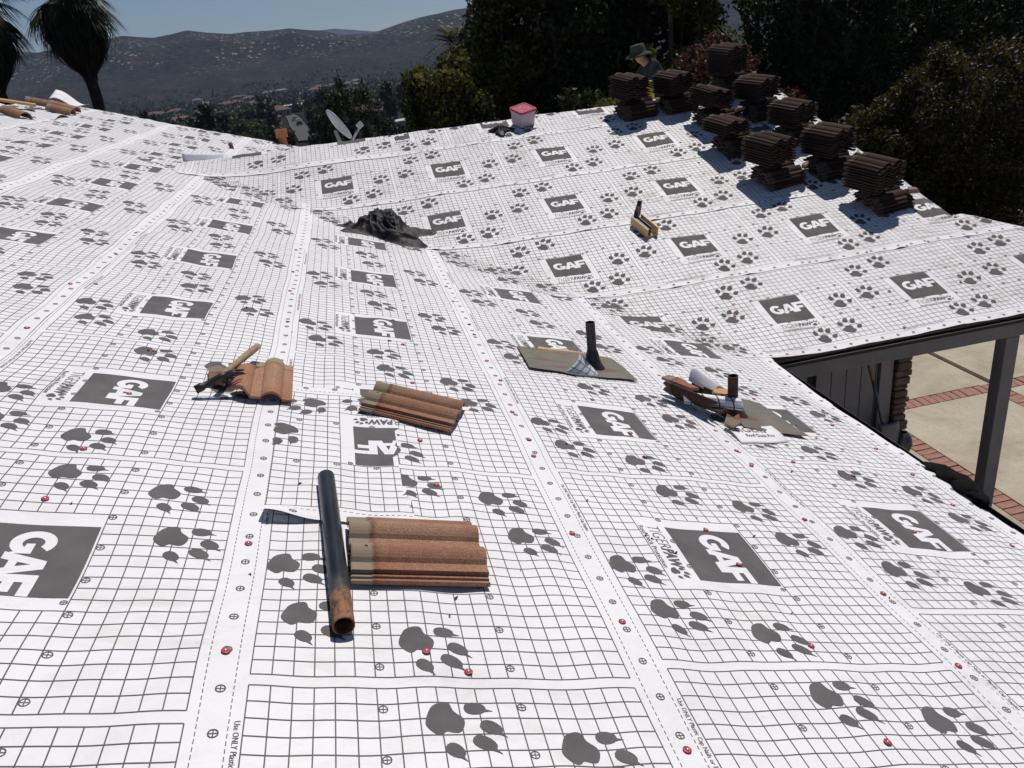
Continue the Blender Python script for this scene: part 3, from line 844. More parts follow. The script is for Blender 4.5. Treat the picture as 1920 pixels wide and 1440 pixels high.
def flap1(u, v):
    a = u * 2.2; w = .15 - .09 * v
    return (fb.x - .02 + w * math.sin(a) * .8 + .17 * v - .03, fb.y + .03 * (1 - math.cos(a)) * 2 - .03 * v + .01, fb.z + (.135 - .115 * v) * (.12 + .88 * u) - .055 * v)
flap("underlayment_flap", flap1, 14, 14, M_BACKG, "curled-up underlayment flap with a paw mark in front of the black vent pipe")
fc = near_pt(20.6, -41.5, .05)
def flap2(u, v):
    return (fc.x + .05 + .10 * u + .12 * v, fc.y + .16 - .10 * v + .03 * math.sin(3 * u), fc.z + .125 * math.sin(math.pi * (.15 + .8 * u)) * (1 - .55 * v) - .045 * v)
flap("underlayment_flap", flap2, 12, 12, M_SHEET, "white rounded underlayment flap sticking up left of the rusty vent pipe", False)
def flap3(u, v):
    a = math.pi * (1.15 * u - .1)
    return (fc.x - .04 + .30 * v, fc.y + .06 - .13 * v + .045 * math.cos(a), fc.z - .004 + .05 * math.sin(a) - .05 * v)
flap("underlayment_flap", flap3, 14, 12, M_SHEET, "rolled underlayment flap lying across the broken ridge tile", True)
# label flap with readable print
fd = near_pt(24.0, -37.2, .0)
def flap4(u, v):
    x, y = near_xy(23.0 + 6.5 * u, -37.6 + 3.9 * (1 - v) - 1.3 * u); p = Vector((x, y, float(H(x, y))))
    return p + NN * (.006 + .010 * math.sin(math.pi * v * .9) * (1 - .3 * u) + .008 * v)
lf = flap("underlayment_flap", flap4, 12, 10, M_SHEET, "underlayment flap lettered TIGER P below the rusty vent pipe", False)
def letter_on(fn, VF, s0, s1, t0, t1, name, parent):
    V, F = VF; U = (V - V.min(0)) / (V.max(0) - V.min(0)); P = []
    for a, b in U:
        u, v = s0 + a * (s1 - s0), t0 + b * (t1 - t0); e = .004
        p = Vector(fn(u, v)); n = (Vector(fn(u + e, v)) - p).cross(Vector(fn(u, v + e)) - p).normalized()
        if n.z < 0: n = -n
        P.append(tuple(p + n * .0018))
    MB().add(P, [tuple(f) for f in F]).build(name, M_INK, parent)
letter_on(flap4, text_tris("TIGER", 0), .06, .66, .55, .86, "lettering_print", lf)
letter_on(flap4, text_tris("P", .03), .69, .80, .55, .86, "lettering_print", lf)
letter_on(flap4, text_tris("Roof Deck Pro", .006), .22, .82, .30, .46, "lettering_print", lf)
# broken barrel tile at the second vent
def barrel(name, L, r, th, a0, a1, mat, jagk=0.0, seed=1, n=18, nx=14):
    rr = random.Random(seed); m = MB(); vs = []; fs = []
    ja = [rr.uniform(0, jagk) for _ in range(n + 1)]; jb = [rr.uniform(0, jagk) for _ in range(n + 1)]
    for i in range(nx + 1):
        for k in range(n + 1):
            a = a0 + (a1 - a0) * k / n; u = i / nx; x = ja[k] + (L - ja[k] - jb[k]) * u; tp = 1 - .12 * u
            for q in (r * tp, (r - th) * tp): vs.append((x, q * math.cos(a), q * math.sin(a)))
    W = 2 * (n + 1)
    for i in range(nx):
        for k in range(n):
            a = i * W + 2 * k; b = (i + 1) * W + 2 * k
            fs += [(a, b, b + 2, a + 2), (a + 1, a + 3, b + 3, b + 1)]
        a = i * W; b = a + W; fs += [(a, a + 1, b + 1, b), (a + 2 * n, b + 2 * n, b + 2 * n + 1, a + 2 * n + 1)]
    for i in (0, nx):
        for k in range(n):
            a = i * W + 2 * k; q = (a, a + 2, a + 3, a + 1); fs.append(q if i == 0 else q[::-1])
    return m.add(vs, fs).build(name, mat, None, True)
bt = place(barrel("broken_ridge_tile", .40, .105, .014, rad(185), rad(355), M_TILED, .10, 4), near_pt(19.6, -45.6, .118), frame(NN + Vector((.0, .05, 0)), (.52, -.86, 0)))
tag(bt, "broken half-round ridge tile lying hollow side up left of the rusty vent pipe", "broken tile")
bt.modifiers.new("e", 'EDGE_SPLIT').split_angle = rad(50)
b2 = place(MB().prism([(0, 0), (.20, .01), (.235, .045), (.16, .05), (.09, .066), (.015, .05)], 0, .017).build("tile_shard", M_TILE), near_pt(18.6, -46.2, .085), frame(NN + Vector((-.25, -.1, 0)), (.50, -.87, -.05)))
tag(b2, "long terracotta tile shard propped on the broken ridge tile", "tile shard")
b3 = place(MB().prism([(0, 0), (.05, -.03), (.11, .0), (.075, .02), (.09, .06), (.02, .055)], 0, .015).build("tile_shard", M_TILE), near_pt(23.3, -36.4, .03), frame(NN + Vector((-.4, -.3, 0)), (.5, .6, 0)))
tag(b3, "small pointed tile shard at the foot of the rusty vent pipe", "tile shard")
wch = place(MB().prism([(0, 0), (.07, -.012), (.12, .0), (.125, .03), (.06, .04), (.01, .03)], 0, .018).build("wood_chip", M_FRESH), near_pt(22.9, -41.6, .11), frame(NN + Vector((0, -.3, 0)), (.95, .1, -.2)))
tag(wch, "fresh yellow wood chip leaning on the rusty vent pipe", "wood chip")

# ------------------------------------------------------------------ bucket, rag, mitre box, saw
M_PAIL = simple("lilac_grey_plastic_pail", (.50, .40, .47), (.58, .48, .54), 6, .35, 0, .5)
M_LID = simple("wine_red_plastic_lid", (.40, .022, .055), (.48, .035, .075), 8, .35, 0, .5)
def rrect(w, r, n=5):
    P = []
    for cx, cy, a0 in ((w - r, w - r, 0), (-w + r, w - r, 90), (-w + r, -w + r, 180), (w - r, -w + r, 270)):
        for k in range(n + 1):
            a = rad(a0 + 90 * k / n); P.append((cx + r * math.cos(a), cy + r * math.sin(a)))
    return P
def loft(rings):
    m = MB(); vs = []; fs = []; n = len(rings[0][0])
    for P, z in rings: vs += [(x, y, z) for x, y in P]
    for i in range(len(rings) - 1):
        for k in range(n): fs.append((i * n + k, i * n + (k + 1) % n, (i + 1) * n + (k + 1) % n, (i + 1) * n + k))
    fs.append(tuple(range(n - 1, -1, -1))); fs.append(tuple((len(rings) - 1) * n + k for k in range(n)))
    return m.add(vs, fs)
bk = empty("bucket", (-.685, 7.955, float(H(-.685, 7.955)) + .005), frame(NF, (.225, .10, .03)))
tag(bk, "square lilac-grey plastic bucket with a wine-red lid near the wing ridge", "bucket")
loft([(rrect(.100, .03), 0), (rrect(.104, .03), .006), (rrect(.112, .03), .155), (rrect(.119, .03), .157), (rrect(.119, .03), .166), (rrect(.113, .03), .168), (rrect(.113, .03), .180)]).build("body", M_PAIL, bk)
loft([(rrect(.121, .028), .168), (rrect(.124, .03), .172), (rrect(.124, .03), .188), (rrect(.119, .028), .195), (rrect(.102, .025), .195), (rrect(.098, .022), .190)]).build("lid", M_LID, bk)
hpts = [(-.125 * math.cos(a), -.126 - .008 * math.sin(a), .163 - .035 * math.sin(a)) for a in np.linspace(0, math.pi, 15)]
MB().tube(hpts, .0028, 6).build("handle", M_PAIL, bk)
for x_, y_ in ((-.03, .03), (.0, .05), (.02, .0), (.06, -.03), (-.06, -.05)):
    MB().lathe([(.008, .1905), (.006, .1925), (.0001, .193)], 8, Matrix.Translation((x_, y_, 0))).build("white_splash", M_SHEET, bk)
M_CLOTH = (lambda t: (t.bump(t.noise(260, 2, .5, t.coord("Object")), .25, .0015), t.set(t.ramp(t.noise(4, 3, .5, t.coord("Object")), [(.3, (.0035, .0035, .004)), (.7, (.007, .007, .008))]), .6, 0, .3))[1])(NT("black_cotton"))
rp = Vector((-1.0, 7.80, 0))
def ragf(u, v):
    a = u * 2 * math.pi; R_ = .085 * v * (1 + .5 * math.sin(3 * a + .5) + .25 * math.sin(7 * a)); x = rp.x + 1.3 * R_ * math.cos(a); y = rp.y + R_ * math.sin(a)
    return (x, y, float(H(x, y)) + .006 + (1 - v) * .05 * (1 + .5 * math.sin(5 * a)) + .012 * abs(math.sin(9 * a + 4 * v)))
rg = MB().grid(ragf, 34, 8).build("work_glove", M_CLOTH, None, True); tag(rg, "dark crumpled work glove left of the lilac bucket", "glove")
rg.modifiers.new("t", 'SOLIDIFY').thickness = .006
# mitre box: front-left (-.231,5.159) front-right (-.105,5.17) back-left (-.281,5.40)
mx = empty("mitre_box", (-.17, 5.165, float(H(-.17, 5.165)) + .003), frame(NF, (-.20, .97, .3)))
tag(mx, "small open wooden mitre box standing on the middle of the wing slope", "mitre box")
M_PINE = simple("varnished_pine", (.52, .34, .155), (.63, .43, .21), 18, .6, 0, .35, .15, 60, .003, "Object", (.3, 4, 4))
bevel(MB().box((0, -.062, 0), (.29, .062, .018)).build("base", M_PINE, mx), .002)
for s_ in (-1, 1):
    bevel(MB().box((0, s_ * .062 - (.016 if s_ > 0 else 0), .0185), (.29, s_ * .062 + (.016 if s_ < 0 else 0), .088)).build("side_wall", M_PINE, mx), .002)
sw = empty("hand_saw", mx.matrix_world @ Vector((.0, .0, .02)), mx.matrix_world.to_3x3()); tag(sw, "black-handled mitre saw lying in the wooden mitre box", "saw")
M_BLUE = simple("blue_black_steel", (.018, .024, .035), (.03, .036, .05), 12, .35, .5, .5)
MB().box((.03, -.004, .0), (.30, -.002, .058)).build("blade", M_STEEL, sw)
bevel(MB().box((.03, -.009, .052), (.30, .003, .066)).build("spine", M_BLUE, sw), .002)
bevel(MB().box((.02, .015, .0), (.285, .038, .055)).build("guide_bar", M_BLUE, sw), .003)
outer = closed_spline([(.27, .03), (.35, .02), (.385, .06), (.40, .12), (.415, .165), (.385, .17), (.36, .14), (.315, .115), (.285, .09)], 4)
inner = closed_spline([(.325, .055), (.355, .055), (.37, .09), (.375, .125), (.355, .12), (.335, .095)], 4)
Vh, Fh = tess([[tuple(p) for p in outer], [tuple(p) for p in inner]])
hm_ = MB(); hm_.add([(x, -.016, z) for x, z in Vh] + [(x, .012, z) for x, z in Vh], [tuple(f) for f in Fh] + [tuple(i + len(Vh) for i in f[::-1]) for f in Fh])
for base, L in ((0, len(outer)), (len(outer), len(inner))):
    hm_.f += [(base + i, base + (i + 1) % L, len(Vh) + base + (i + 1) % L, len(Vh) + base + i) for i in range(L)]
hm_.v = [tuple(Matrix.Translation((.30, 0, 0)) @ Matrix.Rotation(rad(-48), 4, 'Z') @ Vector((q[0] - .30, q[1] * 1.4, q[2]))) for q in hm_.v]
hm_.build("handle", M_VB, sw)

# ------------------------------------------------------------------ black shirt
def shirt():
    poly = np.array([(-3.06, 6.02), (-2.93, 6.12), (-2.78, 6.10), (-2.66, 6.22), (-2.50, 6.20), (-2.40, 6.10), (-2.36, 5.98), (-2.22, 5.93), (-2.10, 5.86), (-2.13, 5.78), (-2.26, 5.78), (-2.30, 5.70), (-2.22, 5.55), (-2.30, 5.44), (-2.46, 5.47), (-2.62, 5.60), (-2.72, 5.72), (-2.86, 5.74), (-2.98, 5.72), (-3.0, 5.82), (-2.88, 5.90), (-2.96, 5.96)])
    P = closed_spline(poly, 4)
    xs = np.arange(-3.14, -2.05, .0095); ys = np.arange(5.38, 6.3, .0095)
    X, Y = np.meshgrid(xs, ys, indexing='ij'); x = X.ravel(); y = Y.ravel()
    a = P; b = np.roll(P, -1, 0)
    d = np.full(len(x), 1e9); ins = np.zeros(len(x), bool)
    for (ax, ay), (bx, by) in zip(a, b):
        ex, ey = bx - ax, by - ay; L = ex * ex + ey * ey + 1e-12
        u = np.clip(((x - ax) * ex + (y - ay) * ey) / L, 0, 1); d = np.minimum(d, np.hypot(x - ax - u * ex, y - ay - u * ey))
        c = ((ay > y) != (by > y)) & (x < ex * (y - ay) / (ey + 1e-12) + ax); ins ^= c
    core = np.exp(-(((x + 2.58) / .24) ** 2 + ((y - 5.98) / .20) ** 2)); arm = np.exp(-(((x + 2.42) / .24) ** 2 + ((y - 5.62) / .13) ** 2))
    env = sstep(d / .085)
    q = random.Random(5); fo = np.zeros_like(x)
    for k in range(46):
        cx, cy, a = ((-2.58 + q.gauss(0, .14), 5.97 + q.gauss(0, .11), q.uniform(0, 6.28)) if k < 30 else (-2.45 + q.gauss(0, .16), 5.62 + q.gauss(0, .05), q.uniform(-.55, .25)) if k < 40 else (-2.85 + q.gauss(0, .08), 5.92 + q.gauss(0, .06), q.uniform(-.4, .9)))
        L = q.uniform(.14, .36); bend = q.uniform(-3.2, 3.2); wd = q.uniform(.014, .030); hh = q.uniform(.022, .075) * (1 if k < 30 else .55)
        u = (x - cx) * math.cos(a) + (y - cy) * math.sin(a); w = -(x - cx) * math.sin(a) + (y - cy) * math.cos(a) - bend * u * u
        ridge = np.exp(-np.abs(w / wd) ** 1.6) * np.clip(1 - (u / L) ** 2, 0, 1) ** .8
        fo = np.maximum(fo, hh * ridge) + .22 * np.minimum(fo, hh * ridge)
    h = env * (.020 + .075 * core + .028 * arm + fo + .004 * np.sin(x * 90 + 6 * np.sin(y * 31)) * np.sin(y * 70 + 4 * np.sin(x * 23)))
    Z = H(x, y) + .003 + h
    V = np.stack([x, y, Z], 1); nx, ny = X.shape
    i, j = np.meshgrid(np.arange(nx - 1), np.arange(ny - 1), indexing='ij'); i = i.ravel(); j = j.ravel()
    F = np.stack([i * ny + j, (i + 1) * ny + j, (i + 1) * ny + j + 1, i * ny + j + 1], 1)
    V, F = drop(V, F, ins)
    o = link("shirt", np_mesh("shirt", V, F), M_CLOTH, None, True)
    tag(o, "black long-sleeved shirt dropped in a crumpled heap over the roof valley", "shirt")
    return o
shirt()

# ------------------------------------------------------------------ stacks of tiles on the wing
ORD = "first second third fourth fifth sixth seventh eighth ninth tenth eleventh twelfth".split()
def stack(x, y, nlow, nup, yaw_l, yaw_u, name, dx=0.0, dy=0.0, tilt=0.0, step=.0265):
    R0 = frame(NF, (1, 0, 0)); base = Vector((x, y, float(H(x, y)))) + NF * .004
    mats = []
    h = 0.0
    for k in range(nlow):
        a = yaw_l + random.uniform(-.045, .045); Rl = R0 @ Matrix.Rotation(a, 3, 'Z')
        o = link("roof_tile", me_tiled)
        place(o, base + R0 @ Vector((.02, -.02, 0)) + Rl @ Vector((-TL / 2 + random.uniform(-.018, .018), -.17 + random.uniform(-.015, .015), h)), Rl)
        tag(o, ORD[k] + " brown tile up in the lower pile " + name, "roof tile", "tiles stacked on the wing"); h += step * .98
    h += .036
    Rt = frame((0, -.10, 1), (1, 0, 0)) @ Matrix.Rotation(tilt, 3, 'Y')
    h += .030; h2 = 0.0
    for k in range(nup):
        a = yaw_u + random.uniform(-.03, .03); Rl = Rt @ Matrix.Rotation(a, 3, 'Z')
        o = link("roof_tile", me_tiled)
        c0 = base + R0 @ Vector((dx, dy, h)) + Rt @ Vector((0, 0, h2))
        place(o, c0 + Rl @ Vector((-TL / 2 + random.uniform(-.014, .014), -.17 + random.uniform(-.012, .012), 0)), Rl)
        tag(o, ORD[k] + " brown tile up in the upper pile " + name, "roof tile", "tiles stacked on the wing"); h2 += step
STK = [(.66, 7.80, 5, 9, .14, -1.42, "at the far left", -.07, .02, .12), (1.21, 7.84, 4, 8, .10, -1.34, "right of the worker", -.03, .05, .0),
       (1.98, 8.00, 8, 11, .05, -1.36, "of the tallest stack", -.05, .0, -.03), (1.46, 7.30, 5, 7, .16, -1.40, "with the tilted top", -.08, .02, .22),
       (2.05, 7.32, 5, 8, .06, -1.30, "nearest the ridge at the gable", -.05, .04, -.05), (1.36, 6.58, 5, 5, .12, -1.40, "second in the left column", -.12, .04, .10),
       (2.12, 6.64, 4, 8, .08, -1.36, "third along the gable edge", -.05, .04, -.04), (1.43, 5.82, 5, 9, .14, -1.38, "at the front of the left column", -.09, .06, .02),
       (2.04, 5.84, 5, 9, .10, -1.30, "second along the gable edge", -.03, .04, -.05), (2.16, 5.12, 4, 9, .13, -1.38, "nearest the gable corner", -.10, .05, -.06)]
for a in STK: stack(*a)
M_MORT = simple("tan_mortar", (.20, .15, .105), (.30, .23, .165), 20, .95, 0, .2, .6, 40, .006)
LN = ["beside the worker", "right of the worker", "on the tallest stack", "on the tilted stack", "at the gable near the ridge", "on the second stack of the left column", "on the third gable stack", "on the front stack of the left column", "on the second gable stack", "on the stack at the gable corner"]
for k, (x, y, h, w) in enumerate([(a[0] + .25, a[1] - .10, .024 + .026 * a[2], n_) for a, n_ in zip(STK, LN)]):
    P = [(random.uniform(-.05, .05) + sx * .03, random.uniform(-.015, .015) + sy * .02, sz * .05) for sx in (-1, 0, 1) for sy in (-1, 1) for sz in (0, 1)]
    bm = bmesh.new(); [bm.verts.new(p) for p in P]; bmesh.ops.convex_hull(bm, input=bm.verts); me = bpy.data.meshes.new("mortar_lump"); bm.to_mesh(me); bm.free()
    o = link("mortar_lump", me, M_MORT); place(o, Vector((x, y, float(H(x, y)))) + NF * h, frame(NF, (1, .2, 0)) @ Matrix.Rotation(k, 3, 'Z')); bevel(o, .01)
    tag(o, "tan broken mortar lump " + w, "mortar lump")

# ------------------------------------------------------------------ ridge tiles left at the top of the main slope
RT = [(-100.5, -232, .085, (.95, -.35, -.2), "terracotta ridge tile nearest the palm trunk on the main slope", .42), (-98.0, -222, .075, (.98, -.2, -.3), "terracotta ridge tile half under the white scrap", .34), (-101.5, -200, .08, (.75, -.6, -.25), "dark-mouthed terracotta ridge tile at the left picture edge", .40), (-104.5, -224, .12, (.9, .2, -.2), "terracotta ridge tile topmost of the left pile", .40)]
for v, r, h, d, lab, L in RT:
    o = place(barrel("ridge_tile", L, .105, .015, rad(5), rad(175), M_TILE, 0, 2), near_pt(v, r, h - .07), frame(NN, d)); tag(o, lab, "ridge tile"); o.modifiers.new("e", 'EDGE_SPLIT').split_angle = rad(50)
w0 = near_pt(-101.5, -213, .0)
def wsf(u, v): return (w0.x - .35 + .85 * u, w0.y - .55 + .75 * v + .1 * u, w0.z + .06 + .10 * math.sin(2.6 * v + .5) * (1 - .3 * u) - .27 * u + .03 * math.sin(7 * u + 2 * v))
o = MB().grid(wsf, 22, 18).build("membrane_scrap", M_BACKG, None, True); o.modifiers.new("t", 'SOLIDIFY').thickness = .004; tag(o, "pale grey membrane scrap draped over the ridge tiles at far left", "membrane scrap")
def wsf2(u, v):
    x, y = near_xy(-107 + 9 * u, -262 + 10 * v); return (x, y, -x * T + .02 + .13 * (1 - u) ** 2 * (1 - v) + .04 * math.sin(6 * u))
o = MB().grid(wsf2, 16, 8).build("membrane_scrap", M_SHEET, None, True); o.modifiers.new("t", 'SOLIDIFY').thickness = .003; tag(o, "white underlayment end curling up at the far upper left corner of the roof", "underlayment scrap")
yw = near_pt(-106, -214, .07); o = place(MB().box((-.3, -.06, 0), (.35, .08, .03)).build("timber_offcut", M_FRESH), yw, frame(NN, (.9, .3, 0))); tag(o, "yellow timber offcut under the pale scrap at far left", "timber")
# flap end and stubs behind the wing ridge
def wf3(u, v):
    x, y = far_xy(-89.5 + 9.5 * u, 100.0 + 1.2 * v); return (x, y, float(H(x, YR - .02)) + .01 + .10 * v * (1 - .6 * u) - .02)
o = MB().grid(wf3, 14, 6).build("underlayment_end", M_BACKG, None, True); o.modifiers.new("t", 'SOLIDIFY').thickness = .003; tag(o, "loose sheet end standing up at the left tip of the wing ridge", "underlayment scrap")
M_CLAY = simple("orange_clay", (.42, .155, .075), (.52, .21, .11), 10, .85, 0, .3, .3, 40)
cp = empty("clay_vent_pot", (-3.86, 12.62, 1.245)); tag(cp, "small orange clay vent pot at the far end of the main slope", "vent pot")
MB().lathe([(.075, -.1), (.068, .10), (.072, .105), (.072, .115)], 16).build("stem", M_CLAY, cp, True)
MB().lathe([(.07, .113), (.098, .118), (.098, .255), (.085, .258), (.08, .20)], 16).build("cap", M_CLAY, cp)
o = MB().tube([(0, 0, -.03), (-.012, 0, .10)], [.03, .03], 12).build("pipe_stub", simple("brown_red_pipe", (.14, .05, .04), (.2, .08, .06), 12), None, True); o.location = (-4.43, 10.6, 1.43); tag(o, "short brown-red pipe stub on the main slope beyond the wing ridge", "pipe stub")
# satellite dish behind the ridge
ds = empty("satellite_dish", (-2.86, 8.66, ZR - .5 * T)); tag(ds, "grey satellite dish seen edge-on just behind the wing ridge", "satellite dish")
M_DISH = simple("light_grey_dish_paint", (.34, .355, .38), (.40, .41, .43), 4, .45, 0, .5)
def dishf(u, v):
    r = .215 * u; a = v * 2 * math.pi; return (r * math.cos(a), r * math.sin(a) * 1.05, .9 * r * r)
dR = frame((.80, .22, .50), (0, 0, 1)).to_4x4()
MB().grid(dishf, 9, 41, Matrix.Translation((-.02, 0, .30)) @ dR).build("reflector", M_DISH, ds, True).modifiers.new("t", 'SOLIDIFY').thickness = .012
MB().tube([(0, .02, -.10), (-.02, .02, .12), (-.05, 0, .25)], .022, 10).build("mast", M_DISH, ds, True)
MB().tube([(.08, -.02, .05), (.24, -.03, .24)], .014, 8).build("feed_arm", M_DISH, ds, True)
bevel(MB().box((-.03, -.03, -.03), (.05, .03, .035), Matrix.Translation((.25, -.03, .27)) @ Matrix.Rotation(-.6, 4, 'Y')).build("feed_horn", M_DISH, ds), .008)

# crumbs of tile and mortar lying about
cm = MB(); qr = random.Random(12)
for k in range(150):
    if k < 95: x_, y_ = qr.uniform(-2.5, 2.4), qr.uniform(4.0, 7.9); n_ = NF
    else: x_, y_ = qr.uniform(-3.9, -.4), qr.uniform(.2, 3.2); n_ = NN
    if k < 95 and (y_ - Y0) < -x_ + .3: continue
    sz = qr.uniform(.003, .010); c0 = Vector((x_, y_, float(H(x_, y_)))) + n_ * .004
    P = [c0 + Vector((qr.uniform(-1, 1), qr.uniform(-1, 1), 0)) * sz * 1.6 for _ in range(3)]; t_ = c0 + n_ * sz
    cm.add([tuple(v) for v in P] + [tuple(t_)], [(0, 1, 3), (1, 2, 3), (2, 0, 3)])
o = cm.build("tile_crumbs", M_TILED); tag(o, "small dark tile crumbs scattered over both roof slopes", None, None, "stuff")

# ------------------------------------------------------------------ land
CX, CY = CAMPOS.x, CAMPOS.y
EL1 = [(-60, 2.0), (-30, 2.1), (-19.3, 2.36), (-16.4, 2.65), (-12.4, 2.98), (-10.7, 2.74), (-8.7, 3.01), (-6.2, 2.51), (-4.5, 2.50), (-2.5, 2.48), (-.5, 2.09), (.8, 1.72), (2.9, 1.66), (5.1, 2.08), (7.7, 2.38), (9.5, 2.48), (14, 2.9), (25, 2.5), (60, 2.0)]
EL2 = [(-60, 2.8), (-25, 3.0), (-19.1, 2.84), (-17.5, 2.62), (-15, 2.3), (-3, 2.2), (-1.0, 2.17), (.5, 2.14), (1.3, 2.0), (3, 1.7), (10, 1.6), (60, 1.6)]
PL = [(0, ZG - .2), (17, ZG - .2), (22, -4.2), (35, -7), (60, -9.5), (120, -12), (200, -15), (350, -17.5), (650, -27), (1000, -32), (1350, -31), (1600, -24)]
PR = [(0, ZG - .2), (20, ZG - .2), (40, -2.6), (80, -5), (200, -10), (350, -15), (650, -22), (1000, -28), (1350, -28), (1600, -24)]
def lnoise(x, y, s, seed):
    r = np.random.default_rng(seed); o = np.zeros_like(x)
    for k in range(7):
        a = r.uniform(0, 6.28); f = s * r.uniform(.6, 1.7); o = o + np.sin((x * np.cos(a) + y * np.sin(a)) * f + r.uniform(0, 6.28) + 1.3 * np.sin((x * np.sin(a) - y * np.cos(a)) * f * .7 + k))
    return o / 7
def land_z(x, y):
    x = np.asarray(x, float); y = np.asarray(y, float)
    dx, dy = x - CX, y - CY; d = np.hypot(dx, dy); az = np.degrees(np.arctan2(dx, dy))
    zl = np.interp(d, *zip(*PL)); zr = np.interp(d, *zip(*PR))
    w = sstep((az - 9) / 9) * sstep((140 - az) / 20); z = zl * (1 - w) + zr * w
    e1 = 2.4 + np.tan(np.radians(np.interp(az, *zip(*EL1)))) * 2300
    e2 = 2.4 + np.tan(np.radians(np.interp(az, *zip(*EL2)))) * 5500
    fr = np.abs(az) < 75
    u = np.clip((d - 1500) / 800, 0, 1); hill = -25 + (e1 + 25) * (u ** 1.25)
    back = e1 - (d - 2300) * .10
    far = np.where(d < 5500, e2 - (5500 - d) * .11, e2 - (d - 5500) * .1)
    zz = np.where(d < 1500, z, np.where(d < 2300, hill, np.maximum(np.maximum(back, far), -40)))
    zz = np.where(fr, zz, np.where(d < 1500, z, z))
    amp = np.interp(d, [0, 30, 60, 200, 600, 1400, 1800, 2250, 2320, 5000, 5500, 7000], [0, 0, .4, 1.2, 2.5, 5, 13, 3.5, 5, 30, 6, 20])
    rid = 1 - np.abs(lnoise(x, y, .0048, 9)) * 2.6 + .5 * (1 - np.abs(lnoise(x, y, .011, 10)) * 2.4)
    zz = zz + rid * np.interp(d, [1350, 1600, 1900, 2150, 2300], [0, 12, 34, 7, 0]) * np.where(fr, 1, 0)
    return zz + amp * (.6 * lnoise(x, y, .018, 5) + .4 * lnoise(x, y, .045, 6)) * np.where(d < 600, .6, 1)
azs = np.concatenate([np.arange(-180, -32, 4), np.arange(-32, 15, .18), np.arange(15, 60, .8), np.arange(60, 180.1, 4)])
ds = np.concatenate([np.arange(0, 60, 3.0), np.geomspace(60, 1500, 70), np.arange(1515, 2400, 15), np.geomspace(2420, 7000, 50)])
A_, D_ = np.meshgrid(np.radians(azs), ds, indexing='ij')
lx = CX + D_ * np.sin(A_); ly = CY + D_ * np.cos(A_); lz = land_z(lx, ly)
na, nd = A_.shape; ii, jj = np.meshgrid(np.arange(na - 1), np.arange(nd - 1), indexing='ij'); ii = ii.ravel(); jj = jj.ravel()
Fq = np.stack([ii * nd + jj, (ii + 1) * nd + jj, (ii + 1) * nd + jj + 1, ii * nd + jj + 1], 1)[:, ::-1]
def land_mat():
    t = NT("chaparral_land"); co = t.coord("Object")
    sx = t.n.new("ShaderNodeSeparateXYZ"); t.link(co, sx.inputs[0])
    base = t.ramp(t.noise(.012, 8, .65, co), [(.32, (.016, .018, .014)), (.52, (.030, .029, .022)), (.68, (.060, .047, .033)), (.82, (.12, .092, .058))])
    shrub = t.ramp(t.noise(.11, 5, .7, co), [(.38, (.25, .27, .25)), (.62, (1.35, 1.3, 1.2))])
    col = t.mix(.85, base, shrub, 'MULTIPLY')
    vo = t.n.new("ShaderNodeTexVoronoi"); vo.inputs["Scale"].default_value = .075; vo.inputs["Randomness"].default_value = 1; t.link(co, vo.inputs["Vector"])
    rock = t.ramp(vo.outputs["Distance"], [(.16, (1, 1, 1)), (.30, (0, 0, 0))])
    patchy = t.ramp(t.noise(.006, 4, .6, co), [(.44, (0, 0, 0)), (.55, (1, 1, 1))])
    high = t.ramp(t.math('MULTIPLY', sx.outputs[2], .01), [(.02, (0, 0, 0)), (.45, (1, 1, 1))])
    rm = t.math('MULTIPLY', t.math('MULTIPLY', rock, patchy), high)
    col = t.mix(rm, col, (.34, .31, .29))
    t.bump(t.noise(.10, 5, .7, co), 1.0, 9.0)
    return t.set(col, .95, 0, .1)
land = link("hills", np_mesh("hills", np.stack([lx.ravel(), ly.ravel(), lz.ravel()], 1), Fq), land_mat(), None, True)
tag(land, None, None, None, "structure")

# ------------------------------------------------------------------ foliage
def leaf_mat(name, dark, mid, light, trans=.3, scale=.9, rough=.6):
    t = NT(name); co = t.coord("Object"); gi = t.n.new("ShaderNodeNewGeometry")
    f = t.math('ADD', t.math('MULTIPLY', t.noise(scale, 3, .6, co), .65), t.math('MULTIPLY', gi.outputs["Random Per Island"], .35))
    col = t.ramp(f, [(.30, dark), (.50, mid), (.72, light)])
    t.set(col, rough, 0, .35)
    tr = t.n.new("ShaderNodeBsdfTranslucent"); t.link(t.mix(1.0, col, (1.5, 1.5, .75), 'MULTIPLY'), tr.inputs[0])
    mx = t.n.new("ShaderNodeMixShader"); mx.inputs[0].default_value = trans
    t.link(t.b.outputs[0], mx.inputs[1]); t.link(tr.outputs[0], mx.inputs[2]); t.link(mx.outputs[0], t.n["Material Output"].inputs[0])
    return t.m
def leaf_quads(P, N, size, rng, asp=.5, droop=0.0):
    n = len(P); size = np.broadcast_to(size, (n,)) * rng.uniform(.65, 1.3, n)
    d = rng.normal(size=(n, 3)); d[:, 2] -= droop; d /= np.linalg.norm(d, axis=1)[:, None]
    N = N + .9 * rng.normal(size=(n, 3)); N -= d * (N * d).sum(1)[:, None]; N /= np.linalg.norm(N, axis=1)[:, None] + 1e-9
    S = np.cross(d, N); a = size[:, None]
    V = np.stack([P - d * a * .5, P + S * a * asp * .5, P + d * a * .5, P - S * a * asp * .5], 1).reshape(-1, 3)
    F = np.arange(4 * n).reshape(-1, 4); return V, F
